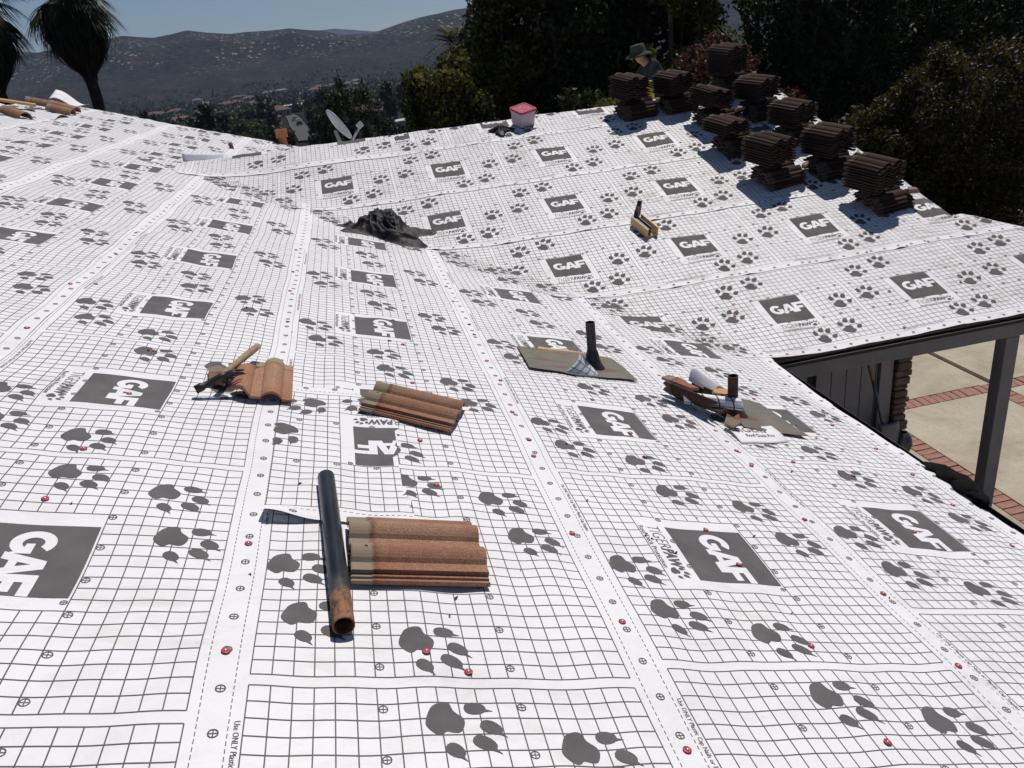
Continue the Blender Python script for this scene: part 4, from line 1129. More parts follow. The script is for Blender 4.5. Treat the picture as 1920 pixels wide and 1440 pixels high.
def blob_points(blobs, n, rng, shell=.55):
    B = np.array(blobs, float); w = (B[:, 3] * B[:, 4] + B[:, 4] * B[:, 5] + B[:, 3] * B[:, 5]); k = rng.choice(len(B), n, p=w / w.sum())
    d = rng.normal(size=(n, 3)); d /= np.linalg.norm(d, axis=1)[:, None]
    r = np.where(rng.random(n) < .75, rng.uniform(shell, 1.06, n), rng.uniform(.1, 1, n))
    return B[k, :3] + d * r[:, None] * B[k, 3:], d
def puffs(center, rad_, n, pr, rng, bottom=-1.0, top=1.0):
    """sub-blobs sitting on an ellipsoid"""
    out = []
    while len(out) < n:
        d = rng.normal(size=3); d /= np.linalg.norm(d)
        if not bottom <= d[2] <= top: continue
        s = rng.uniform(.72, 1.02); q = pr * rng.uniform(.6, 1.35)
        out.append((*(np.array(center) + d * np.array(rad_) * s), q * rng.uniform(.8, 1.2), q * rng.uniform(.8, 1.2), q * rng.uniform(.7, 1.2)))
    return out
M_BARK = simple("grey_brown_bark", (.06, .048, .04), (.11, .09, .075), 6, .95, 0, .15, .6, 20, .02)
def az_pt(az, d): return CX + d * math.sin(rad(az)), CY + d * math.cos(rad(az))
def tree(name, az, d, blobs, n, leaf, mat, label, seed, zbase=None, trunk=.16, asp=.5, group=None, cat="tree", limbs=5, shell=.55, droop=0.0):
    """blobs: (dx across view, dy away, z world, rx, ry, rz)"""
    rng = np.random.default_rng(seed); x, y = az_pt(az, d); zb = float(land_z(x, y)) - .1 if zbase is None else zbase
    rt = np.array([math.cos(rad(az)), -math.sin(rad(az))]); fw = np.array([math.sin(rad(az)), math.cos(rad(az))])
    W = [(*(rt * b[0] + fw * b[1]), b[2] - zb, *b[3:]) for b in blobs]
    e = empty(name, (x, y, zb)); tag(e, label, cat, group)
    P, N = blob_points(W, n, rng, shell); V, F = leaf_quads(P, N, leaf, rng, asp, droop)
    link("crown", np_mesh("crown", V, F), mat, e)
    m = MB(); ctr = np.mean([w[:3] for w in W], 0); top = max(w[2] for w in W)
    m.tube([(0, 0, -.2), (.05 * trunk, 0, .25 * ctr[2]), (ctr[0] * .5, ctr[1] * .5, .7 * ctr[2]), (ctr[0], ctr[1], max(ctr[2], .8 * top))], [trunk * 1.25, trunk, trunk * .75, trunk * .3], 9)
    for k in rng.choice(len(W), min(limbs, len(W)), replace=False):
        w = W[k]; st = np.array([ctr[0] * .45, ctr[1] * .45, .62 * min(ctr[2], max(w[2], .5))]); en = np.array(w[:3])
        m.tube([tuple(st), tuple((st + en) / 2 + np.array([0, 0, .1])), tuple(en)], [trunk * .45, trunk * .3, trunk * .1], 6)
    m.build("trunk", M_BARK, e, True)
    return e
G_DARK = leaf_mat("dark_evergreen_leaves", (.011, .015, .006), (.022, .028, .011), (.060, .064, .020), .3, 1.2)
G_OLIVE = leaf_mat("olive_yellow_leaves", (.016, .020, .007), (.050, .054, .014), (.15, .135, .03), .4, 1.1)
G_JUN = leaf_mat("juniper_sprays", (.010, .011, .005), (.024, .023, .009), (.105, .078, .025), .3, 3.2)
G_CYP = leaf_mat("cypress_sprays", (.010, .013, .007), (.018, .022, .010), (.042, .046, .018), .25, 1.4)
G_RED = leaf_mat("bronze_red_leaves", (.020, .010, .008), (.055, .018, .013), (.12, .04, .025), .35, 1.3)
G_PINE = leaf_mat("pine_needles", (.012, .015, .008), (.022, .026, .012), (.055, .055, .022), .25, 1.2)
G_VAL = leaf_mat("valley_tree_leaves", (.014, .018, .009), (.026, .032, .015), (.055, .058, .026), .2, .25)
G_VAL2 = leaf_mat("valley_tree_leaves_light", (.028, .034, .010), (.055, .062, .018), (.10, .10, .03), .3, .25)
rg_ = np.random.default_rng(11)
def P_(c, r, n, pr, bottom=-1.0, s=1): return puffs(c, r, n, pr, np.random.default_rng(s), bottom)
tree("broadleaf_tree", 15.0, 21, [(0, 0, 2.2, 1.6, 2.0, 3.0)] + P_((0, 0, 2.4), (1.55, 1.6, 3.6), 46, .62, -.9, 1), 30000, .17, G_DARK, "large dark broadleaf tree rising out of the picture behind the bucket", 1, trunk=.28)
tree("broadleaf_tree", 11.3, 20.0, P_((0, 0, 2.2), (.55, .8, 2.1), 26, .42, -1, 21) , 12000, .13, G_OLIVE, "narrow leafy tree with yellow-green tips beside the date palm", 21, trunk=.14)
tree("broadleaf_tree", 19.2, 23, [(0, 0, 2.2, 2.4, 2.2, 3.2)] + P_((0, 0, 2.6), (2.2, 2.0, 3.8), 44, .7, -.9, 2), 30000, .18, G_DARK, "large dark broadleaf tree directly behind the worker", 2, trunk=.3)
tree("broadleaf_tree", 22.6, 20.5, P_((0, 0, 2.3), (.9, .9, 2.6), 30, .45, -.9, 22), 14000, .14, G_OLIVE, "glossy leafy tree with bright edges right of the worker", 22, trunk=.14)
tree("airy_tree", 28.0, 27, P_((0, 0, 2.4), (1.9, 1.7, 3.0), 44, .55, -.9, 4), 14000, .14, G_OLIVE, "airy green tree behind the tallest tile stack", 4, trunk=.14)
tree("red_leaved_shrub", 25.8, 17.5, P_((0, 0, .8), (.8, .8, 1.2), 24, .34, -.9, 5), 9000, .10, G_RED, "bronze-red leaved shrub behind the tallest tile stack", 5, trunk=.06, cat="shrub")
tree("red_leaved_shrub", 28.7, 16.5, P_((0, 0, .35), (.75, .7, .9), 20, .30, -.9, 6), 8000, .085, G_RED, "low rusty-red shrub at the end of the wing ridge", 6, trunk=.05, cat="shrub")
for k, (az, d, h, r) in enumerate([(30.6, 19.5, 5.0, 1.0), (33.2, 21, 5.6, 1.25), (36.2, 23, 4.8, 1.3), (39.3, 25, 4.4, 1.5), (43.2, 27, 4.6, 1.7)]):
    bl = [(rg_.uniform(-.25, .25) * r, rg_.uniform(-.25, .25) * r, z_, r * f, r * f, .85) for z_, f in zip(np.linspace(-1.2, h, 9), (1.0, 1.08, 1.1, 1.05, 1, .9, .75, .55, .28))]
    bl += [(r * .9 * math.cos(a), r * .9 * math.sin(a), z_, .34 * r, .34 * r, .8) for a, z_ in zip(np.arange(0, 60, 2.39), np.linspace(-1.4, h * .8, 25))]
    tree("cypress_tree", az, d, bl, 20000, .15, G_CYP, "tall dark cypress " + ("left of the round junipers, first of the row", "second of the row from the left", "just behind the left juniper, third of the row", "in the top right corner above the broad juniper", "at the right picture edge, last of the row")[k], 30 + k, trunk=.2, asp=.35, group="dark cypresses behind the wing")
def juniper(az, d, cz, r, label, seed):
    rng = np.random.default_rng(seed); bl = []
    for (ox, oz, rx, rz) in r:
        bl += [(b[0] + ox, b[1], b[2], b[3], b[4], b[5]) for b in puffs((0, 0, cz + oz), (rx, rx * .9, rz), int(55 * rx * rz + 30), .19, rng, -.95)]
        bl.append((ox, 0, cz + oz, rx * .8, rx * .72, rz * .8))
    return tree("juniper", az, d, bl, 42000, .085, G_JUN, label, seed, trunk=.16, asp=.4, cat="juniper", limbs=3, shell=.7)
juniper(36.3, 15.6, -.5, [(0, -.1, .85, 1.45), (.30, .35, .6, 1.3), (-.35, -.5, .65, 1.1), (.3, -.9, .7, .9)], "rounded golden-tipped juniper behind the gable corner, left of the pair", 41)
juniper(41.2, 16.5, -.25, [(0, 0, 1.15, 1.85), (-.65, .35, .65, 1.5), (.85, .2, .95, 1.75), (.35, -.8, 1.0, 1.1), (-.5, -.9, .7, .9)], "broad golden-tipped juniper at the right edge of the picture", 42)
for k, (az, d, cz, rx, rz, m_, lab) in enumerate([(13.0, 17.2, -.5, 1.0, 1.4, G_DARK, "dark shrub just behind the bucket"), (15.6, 17.6, -.5, 1.4, 1.7, G_DARK, "dark shrub between the bucket and the worker"), (9.0, 17.6, -1.5, .8, 1.1, G_DARK, "dark shrub at the foot of the yellow-green bush"), (19.8, 16.4, -.2, .9, 1.4, G_DARK, "dark shrub behind the leftmost tile stack"), (23.8, 18.5, -.6, 1.3, 1.7, G_DARK, "dark shrub right behind the worker's back"), (32.6, 16.8, -1.0, 1.5, 1.5, G_CYP, "dark shrub at the foot of the cypresses"), (18.2, 13.4, 1.18, .24, .20, G_OLIVE, "small leafy bush tip beside the worker's hands")]):
    tree("shrub", az, d, [(0, 0, cz, rx * .8, rx * .8, rz * .8)] + P_((0, 0, cz), (rx, rx, rz), 26, .33 if rx > .5 else .09, -.95, 50 + k), 9000 if rx > .5 else 900, .12 if rx > .5 else .045, m_, lab, 60 + k, trunk=.05, cat="shrub")
tree("broadleaf_tree", 7.0, 18.4, [(0, 0, 1.35, .75, .8, .55)] + P_((0, 0, 1.4), (.85, .9, .80), 34, .28, -.6, 71) + P_((.35, 0, .3), (.6, .6, .9), 16, .34, -1, 72), 15000, .12, G_OLIVE, "rounded bush with sunlit yellow-green tips left of the date palm", 71, trunk=.1, cat="bush")
pb_ = []
for k in range(46):
    a = rg_.uniform(0, 6.28); h = rg_.uniform(0, 1); rr = 2.05 * (1 - .62 * h) * math.sqrt(rg_.uniform(.15, 1)); pb_.append((rr * math.cos(a), rr * math.sin(a), -1.5 + 3.3 * h + rg_.uniform(-.2, .2), .22, .22, .55))
tree("pine_tree", .1, 30, pb_ + [(0, 0, -.8, 1.3, 1.3, 1.2)], 17000, .16, G_PINE, "dark bushy pine behind the satellite dish", 81, trunk=.2, asp=.18, droop=-.8, shell=.3)

# ------------------------------------------------------------------ palms
M_TRUNKP = simple("palm_trunk_fibre", (.035, .027, .022), (.07, .055, .045), 5, .95, 0, .1, .6, 14, .03)
G_FAN = leaf_mat("fan_palm_leaves", (.014, .018, .006), (.035, .038, .012), (.10, .095, .025), .3, .7)
M_SKIRT = leaf_mat("dead_palm_skirt", (.030, .023, .019), (.055, .043, .035), (.10, .08, .065), .12, .8)
def strips(paths, widths):
    """paths (n,k,3), widths (n,k) -> ribbon quads"""
    n, k, _ = paths.shape; d = np.gradient(paths, axis=1); up = np.array([0, 0, 1.0]); s = np.cross(d, up); s /= np.linalg.norm(s, axis=2)[:, :, None] + 1e-6
    V = np.stack([paths - s * widths[:, :, None], paths + s * widths[:, :, None]], 2).reshape(-1, 3)
    base = (np.arange(n)[:, None] * k + np.arange(k - 1)[None, :]).ravel() * 2
    return V, np.stack([base, base + 2, base + 3, base + 1], 1)
def fan_palm(az, d, zc, label, seed, lean=0.0, skirt=2.3, sr=.95):
    rng = np.random.default_rng(seed); x, y = az_pt(az, d); zb = float(land_z(x, y)) - .3
    e = empty("fan_palm", (x, y, zb)); tag(e, label, "palm tree", "fan palms beyond the far gable"); h = zc - zb
    MB().tube([(0, 0, -.3), (0, 0, h * .5), (0, 0, h)], [.26, .20, .17], 12).build("trunk", M_TRUNKP, e, True)
    n = 2600; a = rng.uniform(0, 2 * np.pi, n); z0 = rng.uniform(-skirt * .8, .1, n); prof = lambda z: sr * np.clip(np.sin(np.pi * np.clip((z + skirt) / (skirt + .55), .02, 1)) ** .55, .12, 1)
    k = 5; u = np.linspace(0, 1, k)[None, :]; L = rng.uniform(.4, 1.5, n)[:, None]; zz = z0[:, None] - L * u; zz = np.maximum(zz, -skirt - rng.uniform(0, .55, n)[:, None] ** 2)
    r = prof(zz) * (.55 + .55 * rng.random(n)[:, None] + .35 * (rng.random(n)[:, None] > .93)) * (1 + .10 * np.sin(5 * a[:, None] + 3 * zz)) * (.55 + .45 * np.minimum(1, u * 2 + .4)); aa = a[:, None] + .12 * rng.normal(size=(n, 1)) * u
    V, F = strips(np.stack([r * np.cos(aa), r * np.sin(aa), h + zz], 2), .030 * (1 - .6 * u) * np.ones((n, 1)))
    link("dead_frond_skirt", np_mesh("skirt", V, F), M_SKIRT, e)
    Ps = []; Ws = []
    for f in range(64):
        a = rng.uniform(0, 6.28); el = rng.uniform(-1.0, 1.0); pet = rng.uniform(.65, 1.05); dr = np.array([math.cos(a) * math.cos(el), math.sin(a) * math.cos(el), math.sin(el)])
        hub = np.array([0, 0, h + .1]) + dr * pet; side = np.cross(dr, [0, 0, 1.0]); side /= np.linalg.norm(side); upv = np.cross(side, dr)
        Ps.append(np.stack([np.array([0, 0, h + .1]) + dr * pet * q for q in np.linspace(0, 1, 6)])); Ws.append(np.full(6, .02))
        for b in np.linspace(-1.25, 1.25, 22):
            dd = dr * math.cos(b) + side * math.sin(b) * 1.0; q = np.linspace(0, 1, 6)[:, None]; L = rng.uniform(.75, 1.0) * (.75 + .25 * math.cos(b))
            droop = .35 * (1 + .8 * (el < 0)) * q ** 2.2 * L; Ps.append(hub + dd * L * q + upv * .05 * np.sin(8 * b) * q - np.array([0, 0, 1.0]) * droop); Ws.append(.026 * (1 - q[:, 0] ** 2 * .9))
    V, F = strips(np.array(Ps), np.array(Ws)); link("crown", np_mesh("crown", V, F), G_FAN, e)
    return e
fan_palm(-14.9, 31, 5.3, "shaggy fan palm with a thick brown skirt at upper left", 91, skirt=2.35, sr=.82)
fan_palm(-19.9, 31, 5.2, "second shaggy fan palm cut off by the left picture edge", 92, skirt=2.4, sr=.75)
def feather_palm(az, d, zc, R_, label, seed):
    rng = np.random.default_rng(seed); x, y = az_pt(az, d); zb = float(land_z(x, y)) - .3; h = zc - zb
    e = empty("date_palm", (x, y, zb)); tag(e, label, "palm tree")
    MB().tube([(0, 0, -.3), (0, 0, h)], [.32, .28], 12).build("trunk", M_TRUNKP, e, True)
    Ps = []; Ws = []
    for f in range(44):
        a = f * 2.39996; el = 1.35 - 1.75 * (f / 44); q = np.linspace(0, 1, 13); L = R_ * rng.uniform(.9, 1.15); hr = np.array([math.cos(a), math.sin(a), 0])
        P = np.array([0, 0, h]) + hr * (L * q * math.cos(el * .8))[:, None] + np.array([0, 0, 1.0]) * (L * (q * math.sin(el) - .62 * q ** 2))[:, None]
        Ps.append(P); Ws.append(np.linspace(.02, .004, 13)); side = np.cross(hr, [0, 0, 1.0])
        for k in range(2, 13):
            for s_ in (-1, 1):
                t_ = P[k] - P[k - 1]; t_ /= np.linalg.norm(t_); l = .30 * R_ * (1.15 - q[k]) * rng.uniform(.8, 1.1); dd = side * s_ * .8 + t_ * .65 + np.array([0, 0, .15]); dd /= np.linalg.norm(dd); u = np.linspace(0, 1, 13)[:, None]
                Ps.append(P[k] + dd * l * u - np.array([0, 0, .12 * l]) * u ** 2); Ws.append(.026 * R_ * (1 - .9 * u[:, 0]))
    V, F = strips(np.array(Ps), np.array(Ws)); link("crown", np_mesh("crown", V, F), G_FAN, e)
feather_palm(8.3, 32, 2.5, 1.75, "date palm with arching feather fronds above the yellow-green bush", 95)

# ------------------------------------------------------------------ valley: houses, road, trees
M_ROOFS = [simple("brown_shingle", (.085, .055, .042), (.12, .08, .06), .8, .9), simple("terracotta_roof", (.10, .055, .04), (.15, .08, .058), .8, .9), simple("grey_roof", (.10, .10, .105), (.15, .15, .155), .8, .9), simple("white_roof", (.42, .42, .44), (.5, .5, .52), .8, .8)]
M_WALLS = [simple("cream_stucco", (.30, .265, .22), (.36, .32, .27), .8, .9), simple("white_stucco", (.42, .42, .44), (.5, .5, .52), .8, .9), simple("tan_stucco", (.22, .17, .13), (.27, .21, .165), .8, .9), simple("blue_grey_wall", (.22, .27, .36), (.28, .33, .42), .8, .9)]
M_PANE = simple("dark_window_glass", (.02, .024, .03), None, 1, .15, 0, .6)
def valley_house(az, d, w, l, h, rf, wm, rm, yaw, label, flat=False):
    x, y = az_pt(az, d); zb = float(land_z(x, y)) - .5
    e = empty("valley_house", (x, y, zb), Matrix.Rotation(yaw, 3, 'Z')); tag(e, label, "house", "houses in the valley")
    h += .5; MB().box((-l / 2, -w / 2, 0), (l / 2, w / 2, h)).build("wall", M_WALLS[wm], e)
    o = .5; r = MB()
    if flat: r.box((-l / 2 - .2, -w / 2 - .2, h), (l / 2 + .2, w / 2 + .2, h + .35))
    else:
        r.add([(-l / 2 - o, -w / 2 - o, h - .1), (l / 2 + o, -w / 2 - o, h - .1), (l / 2 + o, w / 2 + o, h - .1), (-l / 2 - o, w / 2 + o, h - .1), (-l / 2 + w * rf, 0, h + w * .24), (l / 2 - w * rf, 0, h + w * .24)],
              [(0, 1, 5, 4), (2, 3, 4, 5), (1, 2, 5), (3, 0, 4), (3, 2, 1, 0)])
    r.build("roof", M_ROOFS[rm], e)
    n = max(2, int(l / 3.2))
    for k in range(n):
        for s_ in (-1, 1):
            cx = -l / 2 + l * (k + .5) / n
            MB().box((cx - .6, s_ * (w / 2 + .03) - .04, h * .42), (cx + .6, s_ * (w / 2 + .03) + .04, h * .78)).build("window", M_PANE, e)
VH = [(-5.9, 385, 9, 15, 3, .5, 1, 2, .4, "pale grey-roofed valley house left of the street"), (-6.3, 350, 8, 13, 3, .1, 1, 2, .2, "pale valley house nearest below the clay vent pot"), (-5.3, 345, 8, 12, 3, .5, 2, 1, -.2, "valley house with a terracotta roof beside the street"), (2.1, 350, 7, 14, 3, .5, 0, 0, .3, "long terracotta-roofed house left of the yellow-green bush"), (1.8, 285, 8, 16, 3, .4, 0, 0, .15, "brown-roofed house below the terracotta one"), (4.6, 205, 6, 11, 2.6, .1, 1, 3, .35, "white-roofed house right beside the yellow-green bush"), (-2.2, 620, 16, 34, 5, .1, 3, 3, .3, "blue-white commercial hall beyond the pine"), (-.6, 660, 14, 30, 5, .1, 3, 3, .25, "second blue-white hall right of the first"), (-3.6, 560, 14, 26, 5, .1, 1, 3, .35, "white flat-roofed hall at the top of the street"), (.6, 420, 9, 14, 3, .5, 0, 2, .1, "grey-roofed house above the terracotta one"), (-10.2, 420, 8, 14, 3, .5, 2, 1, .3, "terracotta-roofed house beside the parked row"), (-9.3, 330, 7, 13, 3, .5, 2, 0, .5, "brown-roofed house in front of the parked row"), (-8.5, 520, 8, 14, 3, .5, 0, 1, -.3, "tan house among trees left of the grey-roofed one"), (-4.2, 470, 9, 12, 4, .5, 0, 1, .2, "tall cream house above the pale valley house")]
for a in VH: valley_house(*a, flat=a[5] == .1)
for k in range(46):
    az = rg_.uniform(-14, 7.5); d = rg_.uniform(650, 1450); x, y = az_pt(az, d)
    valley_house(az, d, rg_.uniform(9, 13), rg_.uniform(13, 24), rg_.uniform(3, 5), .45, int(rg_.integers(0, 3)), int(rg_.integers(0, 3)), rg_.uniform(-.8, .8), "small far house scattered among the trees of the valley floor")
def road(pts, w, name, mat):
    V = []; F = []
    P = []
    for (a0, d0), (a1, d1) in zip(pts[:-1], pts[1:]):
        for q in np.linspace(0, 1, 14): P.append(az_pt(a0 + (a1 - a0) * q, d0 + (d1 - d0) * q))
    P = np.array(P); T_ = np.gradient(P, axis=0); T_ /= np.linalg.norm(T_, axis=1)[:, None] + 1e-9; N_ = np.stack([-T_[:, 1], T_[:, 0]], 1)
    for k in range(len(P)):
        for s_ in (-1, 1): x, y = P[k] + N_[k] * w * s_; V.append((x, y, float(land_z(x, y)) + .5))
    F = [(2 * k, 2 * k + 1, 2 * k + 3, 2 * k + 2) for k in range(len(P) - 1)]
    o = MB().add(V, F).build(name, mat); tag(o, None, None, None, "structure"); return o
M_ROAD = simple("pale_sunbleached_asphalt", (.05, .049, .049), (.07, .069, .068), .3, .9)
road([(-2.6, 215), (-3.2, 300), (-3.4, 400), (-3.7, 520)], 2.8, "road", M_ROAD)
road([(-12.5, 300), (-10.6, 380), (-9.6, 480)], 2.6, "road", M_ROAD)
M_CARS = [simple("white_car_paint", (.6, .6, .6), None, 1, .25), simple("silver_car_paint", (.35, .36, .38), None, 1, .25, .4), simple("dark_car_paint", (.03, .03, .04), None, 1, .25)]
M_TYRE = simple("tyre_rubber", (.015, .015, .015))
def car(az, d, yaw, m_, label):
    x, y = az_pt(az, d); e = empty("parked_car", (x, y, float(land_z(x, y)) + .5), Matrix.Rotation(yaw, 3, 'Z')); tag(e, label, "car", "cars parked in the valley")
    MB().prism([(-2.2, .35), (2.2, .35), (2.2, .75), (1.2, .9), (-2.1, .95), (-2.2, .75)], -.85, .85, Matrix.Rotation(rad(90), 4, 'X')).build("body", M_CARS[m_], e)
    MB().prism([(-1.7, .94), (1.0, .9), (.4, 1.42), (-1.2, 1.45)], -.72, .72, Matrix.Rotation(rad(90), 4, 'X')).build("cabin", M_PANE, e)
    for sx in (-1.35, 1.35):
        for sy in (-.8, .8): MB().tube([(sx, sy - .1, .32), (sx, sy + .1, .32)], .32, 10).build("wheel", M_TYRE, e)
for k in range(6): car(-11.6 + .38 * k, 330 + 16 * k, rad(60), k % 3, "car number %s from the left in the parked row on the valley lane" % ("one", "two", "three", "four", "five", "six")[k])
car(-3.3, 345, rad(80), 0, "white car parked on the street left of the pine"); car(-3.05, 300, rad(85), 2, "dark car parked lower on the street left of the pine")
# valley trees: six kinds, copied
def val_proto(k):
    rng = np.random.default_rng(200 + k); tall = (1.0, 1.4, .8, 2.0, 1.1, .9)[k]; bl = puffs((0, 0, 4.2 * tall), (2.6, 2.6, 2.8 * tall), 22, 1.1, rng, -.8)
    P, N = blob_points(bl + [(0, 0, 4 * tall, 2.0, 2.0, 2.2 * tall)], 900, rng, .6); V, F = leaf_quads(P, N, .95, rng, .7); me = np_mesh("valley_crown", V, F); me.materials.append((G_VAL, G_VAL, G_VAL, G_VAL, G_VAL2, G_PINE)[k])
    tm = MB().tube([(0, 0, -.5), (0, 0, 4 * tall)], [.3, .15], 7).mesh("valley_trunk"); tm.materials.append(M_BARK); return me, tm
VP = [val_proto(k) for k in range(6)]
def vtree(az, d, k, s, label, group):
    x, y = az_pt(az, d); e = empty("valley_tree", (x, y, float(land_z(x, y)))); e.scale = (s, s, s * rg_.uniform(.85, 1.2)); e.rotation_euler = (0, 0, rg_.uniform(0, 6))
    tag(e, label, "tree", group); link("crown", VP[k][0], None, e); link("trunk", VP[k][1], None, e)
SPEC = [(-8.6, 235, 3, .75, "tall dark tree left of the bright green one in the valley"), (-7.9, 240, 1, .95, "dark round tree just left of the bright green one"), (-6.9, 225, 4, .75, "bright yellow-green tree standing out in the valley"), (-5.3, 300, 3, .95, "tallest dark conifer left of the street"), (-4.8, 310, 3, .85, "dark conifer right beside the tallest one"), (-6.1, 330, 1, .9, "broad dark tree above the bright green one"), (-9.6, 215, 0, .7, "round tree low at the left above the roof edge"), (3.3, 250, 0, .7, "round tree between the valley roofs"), (3.9, 170, 2, .6, "small tree in front of the white-roofed house"), (2.7, 190, 0, .6, "tree below the brown-roofed house"), (-1.6, 260, 1, .7, "tree at the left foot of the pine"), (4.2, 330, 1, .9, "dark tree behind the white-roofed house"), (-.4, 300, 1, .8, "tree showing above the pine")]
for a in SPEC: vtree(*a, None)
for k in range(265):
    d = 150 * (1400 / 150) ** rg_.uniform(0, 1) if k > 60 else rg_.uniform(130, 330); az = rg_.uniform(-17, 10)
    if -4.6 < az < -2.2 and 190 < d < 530: az -= 3
    vtree(az, d, int(rg_.integers(0, 6)), rg_.uniform(.42, .8) * (1.0 if d < 400 else 1.25), "dark round tree scattered over the valley floor", "trees on the valley floor")
n = 6500; azr = rg_.uniform(-22, 12, n); dr_ = 330 * (1560 / 330) ** rg_.uniform(0, 1, n); X_ = CX + dr_ * np.sin(np.radians(azr)); Y_ = CY + dr_ * np.cos(np.radians(azr)); Z_ = land_z(X_, Y_)
keep_ = ~((azr > -4.6) & (azr < -2.4) & (dr_ < 540)); X_, Y_, Z_, dr_ = X_[keep_], Y_[keep_], Z_[keep_], dr_[keep_]; n = len(X_)
hh = rg_.uniform(3.0, 6.5, n) * np.where(dr_ > 1500, .7, 1); m_ = 16
ctr = np.repeat(np.stack([X_, Y_, Z_ + hh * .5], 1), m_, 0); dd = rg_.normal(size=(n * m_, 3)); dd /= np.linalg.norm(dd, axis=1)[:, None]
P = ctr + dd * np.repeat(np.stack([hh * .5, hh * .5, hh * .5], 1), m_, 0) * rg_.uniform(.5, 1, (n * m_, 1)); V, F = leaf_quads(P, dd, np.repeat(hh * .55, m_), rg_, .8)
wood = link("valley_woodland", np_mesh("wood", V, F), G_VAL); tag(wood, "dark scattered woodland covering the valley floor and lower hills", None, None, "stuff")

# ------------------------------------------------------------------ garden wall beyond the wing
M_BLOCK = simple("grey_wall_block", (.10, .10, .105), (.15, .15, .155), 3, .9, 0, .2, .4, 25, .008)
rw = empty("retaining_wall", (8.3, 11.05, ZG)); tag(rw, "dark grey stepped block wall beyond the gable corner", "wall")
for c_ in range(5):
    for k in range(6 - (1 if c_ == 4 else 0)):
        bevel(MB().box((-1.6 + .42 * k + (.21 if c_ % 2 else 0), 0, .145 * c_), (-1.6 + .42 * k + .41 + (.21 if c_ % 2 else 0), .2, .145 * c_ + .138)).build("block", M_BLOCK, rw), .01)
gw = MB().box((9.32, 11.0, ZG), (13.5, 11.25, ZG + .42)).build("garden_kerb", M_CONC); tag(gw, "low beige concrete kerb wall right of the grey block wall", "wall")

# ------------------------------------------------------------------ the worker
def skin_obj(name, verts, edges, radii, mat, parent, sub=2, root=0):
    me = bpy.data.meshes.new(name); me.from_pydata(verts, edges, []); o = link(name, me, mat, parent)
    o.modifiers.new("skin", 'SKIN'); sv = me.skin_vertices[0].data
    for i, r in enumerate(radii):
        sv[i].radius = (r, r) if isinstance(r, (int, float)) else r; sv[i].use_root = (i == root)
    m = o.modifiers.new("sub", 'SUBSURF'); m.levels = m.render_levels = sub
    me.shade_smooth(); return o
M_SKIN = simple("tanned_skin", (.28, .145, .095), (.33, .18, .12), 12, .55, 0, .4)
M_NAVY = simple("dark_navy_sweatshirt", (.016, .018, .026), (.026, .029, .040), 6, .9, 0, .2, .3, 30, .01)
M_JEAN = simple("black_work_trousers", (.012, .012, .015), (.02, .02, .024), 6, .9, 0, .2)
M_HAT = simple("dark_green_bucket_hat", (.035, .042, .030), (.055, .065, .045), 14, .9, 0, .2, .2, 60)
wz = float(ZR - (10.15 - YR) * T) + .03
pe = empty("person", (1.80, 10.2, wz)); tag(pe, "worker in a dark hat and navy sweatshirt bending over the tile stacks behind the ridge", "person")
# figure faces -X, bent forward; local origin between the feet
J = dict(pel=(.13, 0, .55), bel=(.13, 0, .72), che=(.07, 0, .89))
V_ = [J['pel'], J['bel'], J['che'], (-.05, 0, .985), (-.10, 0, 1.01), (-.150, 0, 1.05), (-.145, 0, 1.125)]
E_ = [(0, 1), (1, 2), (2, 3), (3, 4), (4, 5), (5, 6)]; R_ = [(.13, .17), (.12, .15), (.13, .18), .062, .07, (.098, .078), (.075, .06)]
def limb(pts, rs, root):
    b = root
    for p, r in zip(pts, rs):
        V_.append(p); R_.append(r); E_.append((b, len(V_) - 1)); b = len(V_) - 1
    return b
for s_ in (-1, 1):
    w = limb([(.04, s_ * .19, .91), (-.10, s_ * .25, .72), (-.29, s_ * .19, .60)], [.068, .052, .036], 2)
    pb2 = limb([(-.345, s_ * .175, .575)], [.034], w)
    for q, (fy, L_) in enumerate([(-.027, .070), (-.009, .080), (.009, .078), (.025, .062)]):
        limb([(-.385, s_ * .175 + fy, .562), (-.385 - L_ * .55, s_ * .175 + fy * 1.15, .548), (-.385 - L_ * .8, s_ * .175 + fy * 1.15, .52)], [.0095, .0085, .0075], pb2)
    limb([(-.335, s_ * .14, .572), (-.365, s_ * .118, .553), (-.385, s_ * .112, .54)], [.011, .0095, .008], w)
    limb([(.08, s_ * .10, .50), (-.16, s_ * .13, .36), (.03, s_ * .13, .07), (-.12, s_ * .13, .03)], [.085, .062, .045, .036], 0)
body = skin_obj("body", V_, E_, R_, M_SKIN, pe, 2)
nose = MB().tube([(-.243, 0, 1.065), (-.266, 0, 1.035), (-.243, 0, 1.027)], [.010, .016, .010], 8).build("nose", M_SKIN, body, True)
for s_ in (-1, 1):
    MB().lathe([(.024, 0), (.027, .006), (.014, .010), (.001, .008)], 10, Matrix.Translation((-.135, s_ * .076, 1.05)) @ Matrix.Rotation(rad(90) * -s_, 4, 'X')).build("ear", M_SKIN, body, True)
    MB().lathe([(.009, 0), (.006, .005), (.0005, .007)], 8, Matrix.Translation((-.238, s_ * .032, 1.068)) @ Matrix.Rotation(rad(-90), 4, 'Y')).build("eye", M_HOLE, body, True)
MB().tube([(-.232, -.024, 1.003), (-.243, 0, 1.001), (-.232, .024, 1.003)], .006, 6).build("mouth", simple("lips", (.2, .07, .06)), body, True)
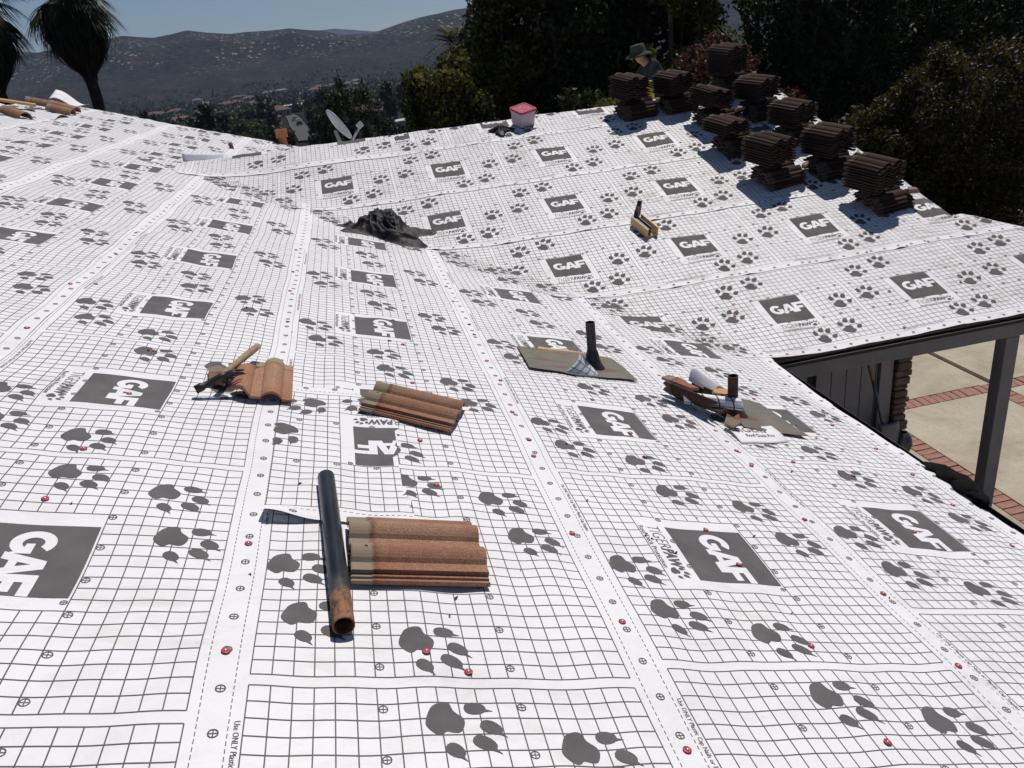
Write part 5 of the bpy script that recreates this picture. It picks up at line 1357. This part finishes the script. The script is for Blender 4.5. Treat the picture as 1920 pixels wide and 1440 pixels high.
sv = [J['pel'], J['bel'], J['che'], (-.03, 0, .975)]; se = [(0, 1), (1, 2), (2, 3)]; sr_ = [(.17, .20), (.185, .20), (.17, .22), .09]
for s_ in (-1, 1):
    b = len(sv); sv += [(.04, s_ * .195, .91), (-.10, s_ * .255, .725), (-.265, s_ * .20, .615)]; sr_ += [.092, .072, .052]; se += [(2, b), (b, b + 1), (b + 1, b + 2)]
skin_obj("sweatshirt", sv, se, sr_, M_NAVY, pe, 2)
tv = [(.10, 0, .58)]; te = []; tr_ = [(.14, .18)]
for s_ in (-1, 1):
    b = len(tv); tv += [(.08, s_ * .105, .49), (-.16, s_ * .135, .37), (.02, s_ * .13, .10)]; tr_ += [.105, .085, .068]; te += [(0, b), (b, b + 1), (b + 1, b + 2)]
skin_obj("trousers", tv, te, tr_, M_JEAN, pe, 2)
hR = Matrix.Translation((-.155, 0, 1.095)) @ Matrix.Rotation(rad(-9), 4, 'Y')
MB().lathe([(.205, -.020), (.175, .002), (.118, .022), (.113, .05), (.108, .115), (.085, .137), (.0005, .145)], 28, hR).build("hat", M_HAT, pe, True).modifiers.new("t", 'SOLIDIFY').thickness = .006
M_YEL = simple("yellow_foam_pad", (.42, .34, .03), (.5, .41, .05), 8, .8)
o = bevel(MB().box((-.06, -.04, 0), (.06, .05, .30)).build("foam_pad", M_YEL), .02); o.location = (1.12, 8.45, ZR - .30 * T); tag(o, "upright yellow foam pad behind the leftmost tile stack", "foam pad")

# ------------------------------------------------------------------ air
hz = MB().box((CX - 7600, CY - 7600, -75), (CX + 7600, CY + 7600, 420)).build("haze", None)
tm_ = bpy.data.materials.new("haze_air"); tm_.use_nodes = True; nt = tm_.node_tree; nt.nodes.clear()
ov = nt.nodes.new("ShaderNodeOutputMaterial"); pv = nt.nodes.new("ShaderNodeVolumePrincipled")
pv.inputs["Color"].default_value = (.50, .66, 1.0, 1); pv.inputs["Density"].default_value = 8e-5; pv.inputs["Anisotropy"].default_value = .2
nt.links.new(pv.outputs[0], ov.inputs["Volume"]); hz.data.materials.append(tm_); tag(hz, None, None, None, "stuff")
